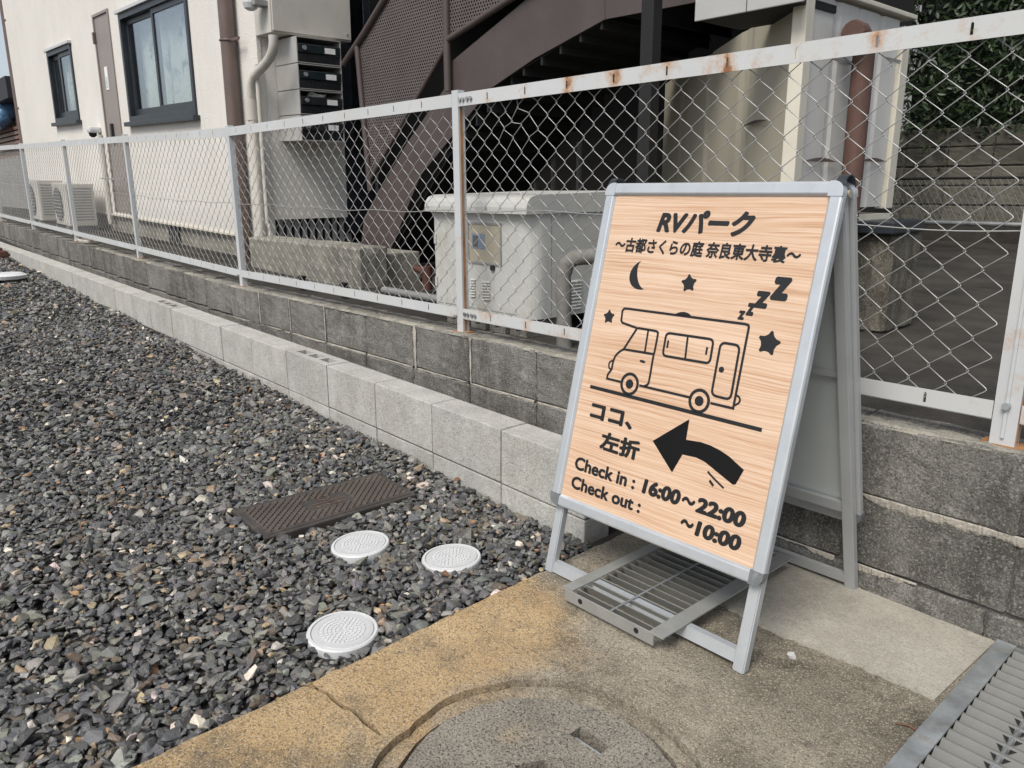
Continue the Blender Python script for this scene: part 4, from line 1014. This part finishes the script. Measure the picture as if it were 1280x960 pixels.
lb = [(756.5,24),(756.5,-70),(905,-95),(905,-6),(862,4)]
plate(lb, .012, 'landing_beam', M['brown_steel'])
a, b = sp2(757,-20), sp2(905,-20); MB().box(a.x, -2.0-sb2.x, .02, 1.0, a.z-.02, a.z+.08).build('landing', M['black'], sc2)  # coloured black for shade, and widened to darken the shed front
def rod(pts, r, nm, y=YS-.03): return MB().tube([sp2(u, v, y) for u, v in pts], r, 12).build(nm, M['brown_steel'], sc2)
rod([(430,80),(455,42),(482,-3),(530,-84)], .024, 'handrail'); rod([(446,55),(463,238)], .021, 'post'); rod([(555,-140),(557.5,0),(560,114)], .024, 'post')
rod([(462,226),(556.5,61)], .016, 'panel_rail', YS-.028); rod([(559.5,50),(636,0),(690,-36)], .020, 'panel_rail', YS-.028)
plate([(449,60),(552,-125),(555,62),(464,221)], .002, 'perforated_panel', M['perf'], YS-.02)
plate([(561,45),(640,-7),(640,-160),(561,-125)], .002, 'perforated_panel', M['perf'], YS-.02)
# dark porch slabs, added to keep the space under the stairs dark
pc = thing('shade_enclosure', 'added near-black porch behind and under the brown staircase', 'enclosure', (-4, 5, -.62))
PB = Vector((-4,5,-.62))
def pbx(nm, x0,x1,y0,y1,z0,z1, m='deep_shade'): return MB().box(x0-PB.x,x1-PB.x,y0-PB.y,y1-PB.y,z0-PB.z,z1-PB.z).build(nm, M[m], pc)
pbx('back_wall', -8, -2.4, 5.6, 5.7, -.62, 4.6); pbx('shade_slab', -6.0, -2.32, 4.2, 5.6, 1.9, 2.0); pbx('upper_wall', -6.0, -2.32, 4.1, 4.2, 1.9, 4.6, 'siding'); pbx('roof', -6.0, -2.2, 3.9, 5.8, 4.6, 4.7, 'roof_black'); pbx('side_wall', -2.4, -2.32, 3.75, 5.6, -.62, 1.9); pbx('floor', -6.0, -2.32, 3.3, 5.6, -.62, -.60)  # overhead slab and roof out of view, put in to darken the stair space
pbx('shade_wall', -6.0, -5.985, 2.8+yr+.31, 5.6, -.62, 4.6)  # black sheet added over the house side, standing in for shade
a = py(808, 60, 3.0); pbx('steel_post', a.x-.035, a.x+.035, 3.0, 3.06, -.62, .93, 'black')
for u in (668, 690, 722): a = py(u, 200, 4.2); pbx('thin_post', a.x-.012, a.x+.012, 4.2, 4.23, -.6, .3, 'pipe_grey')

# concrete step at the stair foot
stp = thing('concrete_step', 'old mossy concrete step block at the foot of the staircase', 'step', (-5.1, 2.68, -.62))
a = py(430, 311, 2.58); rb = rough_block(-.85, .78, -.10, .12, -.02, a.z+.62+.015, 5, .012, .004); MB().bm(rb).build('block', M['old_step'], stp)
MB().box(-.80, .74, .125, .40, -.02, .20, .01).build('lower_tread', M['old_step'], stp)

# ================================================================== WHITE UTILITY BOX
YB = 2.225
bl, br = py(544.5, 330, YB), py(660, 330, YB); ub = Vector(((bl.x+br.x)/2, YB+.3, -.62))
ut = thing('utility_box', 'white steel utility box with an overhanging lid and a small window, behind the fence post', 'utility box', ub)
zb_, zt_ = -.552, py(600, 263, YB).z
q = MB()
r = .075; yd = .62; X0, X1 = bl.x-ub.x, br.x-ub.x+.02
poly = [(X0, YB-ub.y), (X1-r, YB-ub.y)] + [(X1-r+r*math.sin(t), YB-ub.y+r-r*math.cos(t)) for t in np.linspace(.15, math.pi/2, 8)] + [(X1, YB-ub.y+yd), (X0, YB-ub.y+yd)]
q.prism(poly, lambda a, b, d: (a, b, zb_-ub.z+d), zt_-zb_); q.build('body', M['cab_white'], ut)
zl0, zl1 = py(590, 266, YB-.03).z, py(590, 243.5, YB).z
prof = [(YB-.035, zl0), (YB-.035, zl1-.05), (YB-.028, zl1-.028), (YB-.012, zl1-.010), (YB+.02, zl1), (YB+yd+.03, zl1+.012), (YB+yd+.03, zl0), (YB-.02, zl0)]
lx0, lx1 = py(531.5, 250, YB-.03).x-ub.x, py(655, 258, YB-.03).x-ub.x
q = MB(); n = len(prof); q.add([(lx0, b-ub.y, c-ub.z) for b, c in prof]+[(lx1+.02, b-ub.y, c-ub.z) for b, c in prof], [tuple(range(n)), tuple(range(2*n-1,n-1,-1))]+[(i,(i+1)%n,(i+1)%n+n,i+n) for i in range(n)]); q.build('lid', M['cab_white'], ut)
a, b, c = py(586.5, 279, YB), py(625.5, 282, YB), py(625.5, 330, YB); d = py(588, 326, YB)
wx0, wx1, wz1, wz0 = a.x-ub.x, b.x-ub.x, (a.z+b.z)/2-ub.z, (c.z+d.z)/2-ub.z; yb = YB-ub.y
wn = MB()
for e in ((wx0-.008,wx0,wz0-.008,wz1+.008),(wx1,wx1+.008,wz0-.008,wz1+.008),(wx0,wx1,wz0-.008,wz0),(wx0,wx1,wz1,wz1+.008)): wn.box(e[0],e[1],yb-.006,yb+.004,e[2],e[3])
wn = wn.build('window_frame', M['pipe_grey'], ut); MB().box(wx0, wx1, yb-.0025, yb-.0008, wz0, wz1).build('lining_panel', M['lining'], wn)
MB().box(wx0+.02, wx0+.02+(wx1-wx0)*.42, yb-.0045, yb-.0028, wz0+(wz1-wz0)*.35, wz0+(wz1-wz0)*.75).build('label_plate', M['blue_label'], wn)
MB().box(wx0+.03, wx0+.03+(wx1-wx0)*.16, yb-.0058, yb-.0047, wz0+(wz1-wz0)*.4, wz0+(wz1-wz0)*.7).build('label_print', M['ac_grille'], wn)
a = py(617, 335, YB)-ub; MB().tube([(a.x, yb-.012, a.z), (a.x, yb, a.z)], .012, 12).build('lock', M['mail_black'], ut)
for u0, u1, v0, v1 in ((571,577,345,368),(589,595,348,372),(603,613,351,376)):
    for k in range(7):
        a = py(u0, v0+(v1-v0)*k/7, YB)-ub; b = py(u1, v0+(v1-v0)*k/7+.5, YB)-ub
        MB().add([(a.x,yb-.001,a.z),(b.x,yb-.001,b.z),(b.x,yb-.008,b.z-.007),(a.x,yb-.008,a.z-.007),(a.x,yb-.001,a.z-.009),(b.x,yb-.001,b.z-.009)], [(0,1,2,3),(3,2,5,4),(0,3,4),(1,5,2)]).build('louvre', M['cab_white'], ut)
for k in range(9):
    for yo in (.21, .36): MB().add([(X1+.001, yb+yo, .10+.015*k),(X1+.001, yb+yo+.09, .10+.015*k),(X1+.008, yb+yo+.09, .092+.015*k),(X1+.008, yb+yo, .092+.015*k),(X1+.001, yb+yo, .088+.015*k),(X1+.001, yb+yo+.09, .088+.015*k)], [(0,1,2,3),(3,2,5,4),(0,3,4),(1,5,2)]).build('louvre', M['cab_white'], ut)
MB().box(X1+.0003, X1+.0012, yb+.115, yb+.118, .075, zt_-ub.z-.01).build('seam', M['pipe_grey'], ut); MB().box(X0+.015, X1-.09, yb-.0012, yb-.0003, .082, .0845).build('seam', M['pipe_grey'], ut)
for sx_ in (.03, .25, .45): MB().tube([(lx0+sx_, yb-.0355, zl0-ub.z+.02), (lx0+sx_, yb-.039, zl0-ub.z+.02)], .005, 8).build('screw', M['galv'], ut)
for zz_ in (.16, .36): MB().box(X0+.002, X0+.016, yb-.008, yb, zz_, zz_+.045, .002).build('hinge', M['cab_white'], ut)
# hollow blocks carrying the box
hb = filled([rect(-.052,.052,0,.066), rect(-.014,.014,.018,.05)], .19); bm = bmesh.new(); bm.from_mesh(hb)
for vv in bm.verts: vv.co = (vv.co.x, vv.co.z, vv.co.y)
bm.to_mesh(hb); bm.free()
for i, (u, l) in enumerate(((568,'hollow concrete block under the utility box, left of the fence post'),(598,'hollow concrete block under the utility box, just right of the fence post'),(622,'hollow concrete block under the utility box, third from the left'),(648,'hollow concrete block under the utility box, rightmost of the row'))):
    a = py(u, 410, YB-.02); o = link('hollow_block', hb, M['block_old'], None, (a.x, YB-.02, -.6235)); tag(o, l, 'block', 'blocks under the utility box')
# lagged pipe beside the box
x_ = X1+ub.x
pts = [py(705, 440, 2.19), py(705, 400, 2.19), py(704, 345, 2.19), py(708, 330, 2.20), py(718, 322, 2.22), py(760, 318, 2.27)]
pts[0].z = -.625
lp = thing('lagged_pipe', 'pipe wrapped in grey tape bending beside the white utility box', 'pipe', pts[0]); q = []
for i in range(len(pts)-1):
    for k in range(4): q.append(pts[i]+(pts[i+1]-pts[i])*k/4)
q.append(pts[-1]); MB().tube([p-pts[0] for p in q], [.030+.004*random.random() for _ in q], 12).build('lagging', M['wrap'], lp)
for i, (p0, p1, p2) in enumerate((((320,352),(390,356),(470,372)),((480,372),(540,378),(560,380)))):
    y = (2.32, 2.55)[i]; P = [py(*p, y) for p in (p0,p1,p2)]; z = P[1].z
    o = MB().tube([(p.x-P[1].x, 0, .0) for p in P], .022, 10).build('ground_pipe', M['pipe_grey'], None, (P[1].x, y, max(z,-.60))); tag(o, ('grey pipe along the yard just behind the bottom fence rail', 'grey pipe on the ground left of the utility box')[i], 'pipe')
for u, l in ((378,'dark bracket holding the grey pipe below the concrete step'),(430,'dark bracket holding the grey pipe nearer the staircase')):
    p = py(u, 352, 2.29); q = MB().box(-.02,.02,-.012,.012,0,.09,.003); q.box(-.026,.026,-.016,.016,.075,.09,.003); o = q.build('pipe_bracket', M['black'], None, (p.x, 2.29, -.625)); tag(o, l, 'bracket')
p = py(594, 440, 2.75); q = MB().tube([(0,0,0),(0,0,.14)], .03, 10); q.tube([(0,0,.10),(-.12,0,.12)], .022, 8); o = q.build('red_standpipe', M['red_paint'], None, (py(594,380,2.75).x-.45, 2.75, -.60)); tag(o, 'short rusty red pipe fitting left of the utility box', 'pipe')

# ================================================================== CREAM SHED ON THE RIGHT
XS = -1.55; n0 = px(996, 130, 0, XS).y; n1 = px(1121, 130, 0, XS).y; zt_ = px(1012, 0, 0, XS).z+.02; zb_ = px(1112, 257, 0, XS).z
sh0 = Vector((XS, n0, zb_)); sh = thing('steel_shed', 'cream ribbed steel shed raised on piers behind the right half of the fence', 'shed', sh0)
def clad(axis, a0, a1, n, nm):
    for i in range(n):
        b0, b1 = a0+(a1-a0)*i/n, a0+(a1-a0)*(i+1)/n; w_ = b1-b0; d = .012
        prof = [(b0,0),(b0+w_*.04,-d),(b0+w_*.44,-d),(b0+w_*.49,-.004),(b0+w_*.55,-.004),(b0+w_*.60,-d),(b0+w_*.96,-d),(b1,0)]
        v = []
        for z in (0, zt_-zb_):
            for s, o_ in prof: v.append((s, o_, z) if axis == 'x' else (-o_, s, z))
        m = len(prof); MB().add(v, [(k, k+1, m+k+1, m+k) for k in range(m-1)], False).build(nm, M['cream_steel'], sh)
TH = math.radians(42)  # front panels angled back to make their left end fall into shade
def ucol(t):
    p = np.array([XS-t*math.cos(TH), n0+t*math.sin(TH), .2]); c_ = R.T@p; return 640+F*c_[0]/c_[2]
tl_ = 0.
while ucol(tl_) > 752 and tl_ < 2.6: tl_ += .01
XL = -tl_
before = set(sh.children); clad('x', XL, -.03, 2, 'front_panel')
for o in set(sh.children)-before: o.rotation_euler = (0,0,-TH); o.data.materials[0] = M['cream_shaded']
clad('y', .03, n1-n0-.07, 2, 'side_panel')
MB().box(-.03, .026, -.026, .03, -.01, zt_-zb_+.01, .004).build('corner_post', M['cream_trim'], sh); MB().box(-.02, .03, n1-n0-.07, n1-n0, -.01, zt_-zb_-.02, .004).build('corner_post', M['cream_trim'], sh)
MB().box(-.03, .04, -.0, n1-n0+.02, zt_-zb_+.012, zt_-zb_+.03, .003).build('roof_edge', M['cream_trim'], sh)
xe_, ye_ = -tl_*math.cos(TH), tl_*math.sin(TH); xr_ = py(1112, 130, n0+ye_).x-sh0.x-.05; MB().box(xe_, xr_, ye_+.02, ye_+.06, -.5, zt_-zb_+.01).build('rear_wall', M['deep_shade'], sh)
MB().box(-.3, .03, .0, n1-n0, -.055, -.031).build('floor_beam', M['cream_trim'], sh)
MB().box(-.30, .02, n1-n0-.26, n1-n0-.14, -.12, -.056, .004).build('bracket', M['window_frame'], sh)
YC = 2.70; ca_, cb_ = py(868, 26, YC)-sh0, py(1006, .5, YC)-sh0; cz = (ca_.z+cb_.z)/2
MB().box(ca_.x, .02, YC+.012-sh0.y, .20, cz+.004, cz+.03).build('canopy_roof', M['black'], sh)
for k in range(2):
    x0_, x1_ = ca_.x+(cb_.x-ca_.x)*k/2, ca_.x+(cb_.x-ca_.x)*(k+1)/2-.004; MB().box(x0_, x1_, YC-sh0.y, YC+.01-sh0.y, cz-.002, cz+.16, .003).build('canopy_fascia', M['mail_side'], sh)
for (u0,u1) in ((1006,1045),(1076,1108)):                                             # pressed scoops in the cladding
    a, b = px(u0, 201, 0, XS+.022)-sh0, px(u1, 201, 0, XS+.022)-sh0; q = MB(); v = [(.0225, a.y+(b.y-a.y)*k/8, a.z+.014*math.sin(math.pi*k/8)) for k in range(9)] + [(.027, a.y+(b.y-a.y)*k/8, a.z-.002) for k in range(9)]
    q.add(v, [(k,k+1,10+k,9+k) for k in range(8)]); q.build('scoop', M['brown_steel'], sh)
    a, b = px(u0+30, 72, 0, XS+.022)-sh0, px(u1+32, 75, 0, XS+.022)-sh0; q = MB(); v = [(.0225, a.y+(b.y-a.y)*k/8, a.z-.012*math.sin(math.pi*k/8)) for k in range(9)] + [(.029, a.y+(b.y-a.y)*k/8, a.z+.002) for k in range(9)]
    q.add(v, [(k,k+1,10+k,9+k) for k in range(8)]); q.build('scoop', M['pvc'], sh)
q = MB(); a = Vector((-.62,0,.35)); b = Vector((-.26,0,.35)); v = [(a.x+(b.x-a.x)*k/8, -.0225, a.z+.012*math.sin(math.pi*k/8)) for k in range(9)] + [(a.x+(b.x-a.x)*k/8, -.027, a.z-.002) for k in range(9)]
q.add(v, [(k,k+1,10+k,9+k) for k in range(8)]); q.build('scoop', M['brown_steel'], sh).rotation_euler = (0,0,-TH)
yp = px(1067, 200, 0, XS+.08).y; zpt = px(1070, 42, 0, XS+.08).z
dp = thing('rusty_downpipe', 'rusty brown downpipe with an elbow on the side of the cream shed', 'downpipe', (XS+.08, yp, -.62))
MB().tube([(0,-.10,zpt+.62),(0,-.05,zpt+.625),(0,-.015,zpt+.60),(0,0,zpt+.55),(0,0,zpt+.3),(0,0,0)], .040, 14).build('pipe', M['rusty_brown'], dp)
MB().lathe((0,0,0), [(.043,-.012),(.047,0),(.043,.012)], 14).build('socket_ring', M['rusty_brown'], dp, (0,-.10,zpt+.62)).rotation_euler = (math.pi/2,0,0)
for u0, u1, v0, v1, y, l in ((1072,1122,292,415,3.36,'rough concrete pier standing on the yard behind the sign'),):
    a = py(u0-14, v1, y); b = py(u1-24, v1, y); c = py(u0, v0, y)
    q = MB().bm(rough_block(a.x, b.x+.02, 0, .30, -.625, c.z, 9, .012, .004)); me = q.mesh('pier')
    for vv in me.vertices: vv.co.x -= (a.x+b.x)/2 ; vv.co.z += .625
    o = link('concrete_pier', me, M['pier'], None, ((a.x+b.x)/2, y, -.625)); tag(o, l, 'pier')
q = MB().box(-.16,.14,-.1,.22,0,.05,.006); o = q.build('dark_bearer', M['window_frame'], None, (-1.50, 3.42, py(1072,292,3.36).z+.004)); tag(o, 'dark timber bearer between the concrete pier and the cream shed', 'bearer')

# white house wall far behind the shed
yf = 13.; a, b = py(985, 60, yf), py(1118, 0, yf)
wh = thing('white_house', 'white house wall with a dark window glimpsed above the cream shed', 'house', (b.x-1.5, yf, -.6))
MB().box(-3.5, 1.5, 0, 3, 0, 7).build('wall', M['white_wall'], wh)
c, d = py(1004, -5, yf), py(1100, 24, yf); wi = MB().box(c.x-b.x+1.5, d.x-b.x+1.5, -.03, -.001, d.z+.6-.2, d.z+2.2).build('window', M['window_frame'], wh); MB().box(c.x-b.x+1.6, d.x-b.x+1.4, -.035, -.031, d.z+.6-.05, d.z+2.1).build('pane', M['glass'], wi)

# ------------------------------------------------------------------ rear block wall, low rear fence, hedge
YW = 9.5; rw = thing('rear_block_wall', 'dark mossy concrete block wall at the back of the yard under the hedge', 'wall', (-2.5, YW, -.62))
for c in range(5):
    for i in range(13):
        x = -3.6+.45*i+(.0 if c % 2 else .0); MB().bm(rough_block(x, x+.442, random.uniform(-.006,.006), .2, .18+.205*c, .18+.205*c+.198, c*40+i, .012, .004)).build('concrete_block', M['moss_block'], rw)
MB().box(-3.6, 2.3, .02, .3, 0, 1.2).build('mortar_core', M['mortar_dark'], rw); MB().box(-3.6, 2.3, -.08, .0, -.005, .178).build('footing', M['yard'], rw)
fr = thing('rear_fence', 'low dark chain-link fence in front of the rear block wall', 'fence', (-2.0, 8.3, -.62))
za = py(1200, 279, 8.3).z+.62; q = MB().tube([(-2.0,0,za),(2.2,0,za)], .022, 8); q.build('bottom_rail', M['galv'], fr)
q = MB()
for k in range(70):
    for sgn in (1,-1): q.tube([(-2.0+.06*k, .004*sgn, za), (-2.0+.06*k+sgn*.24, .004*sgn, za+.42)], .0022, 4, False)
q.build('wire_mesh', M['pipe_grey'], fr)['kind'] = 'stuff'
MB().tube([(-2,0,za+.42),(2.2,0,za+.42)], .012, 8).build('top_rail', M['black'], fr)
for x in (-1.9, 0., 2.0): MB().tube([(x,.01,0),(x,.01,za+.42)], .02, 8).build('post', M['pipe_grey'], fr)
def leaves(n, x0, x1, y0, y1, z0, z1, seed, size):
    rg = np.random.default_rng(seed)
    # clumps
    m = n//26; cx = rg.uniform(x0,x1,m); cy = y0+(y1-y0)*rg.beta(1.2,2.5,m); cz = rg.uniform(z0,z1,m); cl_ = rg.choice(m, n)
    P = np.stack([cx[cl_]+rg.normal(0,.11,n), cy[cl_]+rg.normal(0,.09,n), cz[cl_]+rg.normal(0,.10,n)], 1)
    d = rg.normal(0,1,(n,3)); d[:,1] -= .7; d[:,2] += .2; d /= np.linalg.norm(d,axis=1)[:,None]
    u = rg.normal(0,1,(n,3)); u[:,2] -= .5; u -= d*(u*d).sum(1)[:,None]; u /= np.linalg.norm(u,axis=1)[:,None]; w_ = np.cross(d,u)
    s = size*rg.uniform(.6,1.4,n)[:,None]
    V = np.stack([P-u*s, P+w_*s*.34-u*s*.2+d*s*.08, P+w_*s*.3+u*s*.4+d*s*.05, P+u*s, P-w_*s*.3+u*s*.4+d*s*.05, P-w_*s*.34-u*s*.2+d*s*.08],1).reshape(-1,3)
    b = np.arange(n)[:,None]*6; Fq = np.concatenate([b+np.array([[0,1,2,3]]), b+np.array([[0,3,4,5]])])
    base_ = np.array([(.019,.037,.013),(.028,.052,.018),(.013,.026,.010),(.042,.066,.025)])[rg.choice(4,n,p=[.4,.3,.2,.1])]*rg.uniform(.7,1.3,(n,1))
    return raw_mesh('foliage', V, Fq, np.repeat(np.concatenate([base_, np.ones((n,1))],1),6,0))
hd = thing('hedge', 'dense dark green leafy hedge overhanging the rear block wall', 'hedge', (-1.8, YW+.5, .58))
me = leaves(42000, -2.6, 3.2, -.75, .8, -.15, 3.6, 5, .043); link('crown', me, M['leaf'], hd)
for k in range(7):
    x = -2.2+.8*k; MB().tube([(x,.45,-.2),(x+.1,.4,.9),(x-.08,.35,1.9),(x+.2,.3,3.0)], [.06,.05,.04,.02], 8).build('trunk', M['trunk'], hd)
MB().box(-2.6, 3.4, .85, .95, -.3, 3.5).build('inner_shade', M['deep_shade'], hd)

# ================================================================== SMALL THINGS
def pebble(name, u, v, z, r, mat, label, cat, seed, sz=.7):
    r0 = ray(u, v); k = z/r0[2]; V, F_ = hull(22, seed, 1, .85, sz); o = MB().add([tuple(p*r) for p in V], [tuple(t) for t in F_]).build(name, M[mat], None, (r0[0]*k, r0[1]*k, z+r*sz*.5)); return tag(o, label, cat)
pebble('pale_stone', 989, 822, G(-.75), .0115, 'pale_stone', 'small pale stone on the pavement right of the sign foot', 'stone', 13, .85)
pebble('stone_chip', 1008, 681, G(-.95)+.005, .008, 'leaf_brown', 'brown chip on the pale strip by the rear sign foot', 'debris', 4, .4)
pebble('stone_chip', 1019, 692, G(-.95)+.005, .007, 'pale_stone', 'white chip on the pale strip by the rear sign foot', 'debris', 5, .5)
pebble('stone_chip', 980, 703, G(-.95)+.005, .005, 'black', 'tiny black chip alone on the pale strip under the sign', 'debris', 6, .5)
p = gp(1140, 913); tw = MB().tube([(-.03,-.008,.004),(-.01,.002,.006),(.012,.0,.005),(.026,.006,.004)], [.001,.0022,.002,.0008], 6).build('twig', M['leaf_brown'], None, (p[0], p[1], G(p[0]))); tag(tw, 'short dry twig beside the lower right drain grate', 'twig')
def leaf(u, v, z, s, rz, label):
    r0 = ray(u, v); k = z/r0[2]; v_ = []
    for i in range(7):
        t = i/6; wd_ = s*.36*math.sin(math.pi*min(1,t*1.05))*(1-.3*t); x = -s/2+s*t; v_ += [(x, -wd_, .004+.01*math.sin(3*t)), (x, 0, .001+.008*math.sin(3*t)), (x, wd_, .006+.012*math.sin(3*t))]
    f = [(3*i+j, 3*i+3+j, 3*i+4+j, 3*i+1+j) for i in range(6) for j in (0,1)]
    o = MB().add(v_, f).build('dead_leaf', M['leaf_brown'], None, (r0[0]*k, r0[1]*k, z)); o.rotation_euler = (.1,-.08,rz); tag(o, label, 'leaf')
leaf(556, 722, -1.080, .036, .4, 'brown dead leaf leaning on the right-hand white drain cap'); leaf(572, 603, -1.064, .036, 1.1, 'brown dead leaf at the foot of the kerb behind the drain caps'); leaf(538, 580, -1.055, .045, -.4, 'reddish dead leaf by the kerb near the meter lid')
r0 = py(10, 350, 1.32); o = MB().lathe((0,0,0), [(.15,0),(.16,.03),(.12,.05)], 28).build('round_lid', M['pvc'], None, (-8.3, 1.31, ZG(-8.3)+.03)); tag(o, 'white round lid lying far off in the gravel at the left edge', 'lid')
o = MB().box(-.09,.12,-.06,.06,0,.07,.012); o.box(-.02,.02,-.03,.03,.068,.1,.008); o = o.build('red_marker', M['red_paint'], None, (-10.2, 1.58, ZG(-10.2)+.01)); tag(o, 'small rusty red marker on the far gravel beside the kerb', 'marker')
p = py(113, 305, 2.12); o = MB().bm(rough_block(-.28,.22,-.06,.06,0,.03,21,.008,.006)).build('broken_slab', M['mortar'], None, (p.x, 2.10, TOP+DZ(p.x)+.004)); tag(o, 'broken pale slab lying on the old wall under the fence', 'slab')
# red scrap and pebbles on the wall top at the right
p = px(1246, 528, 2, TOP+.005); o = MB().add([(-.012,-.004,.003),(.0,-.006,.008),(.012,.002,.004),(.0,.006,.002)], [(0,1,2,3)]).build('red_scrap', M['red_paint'], None, (p.x, p.y, TOP+.012)); tag(o, 'tiny red plastic scrap by the right-hand fence post', 'scrap')
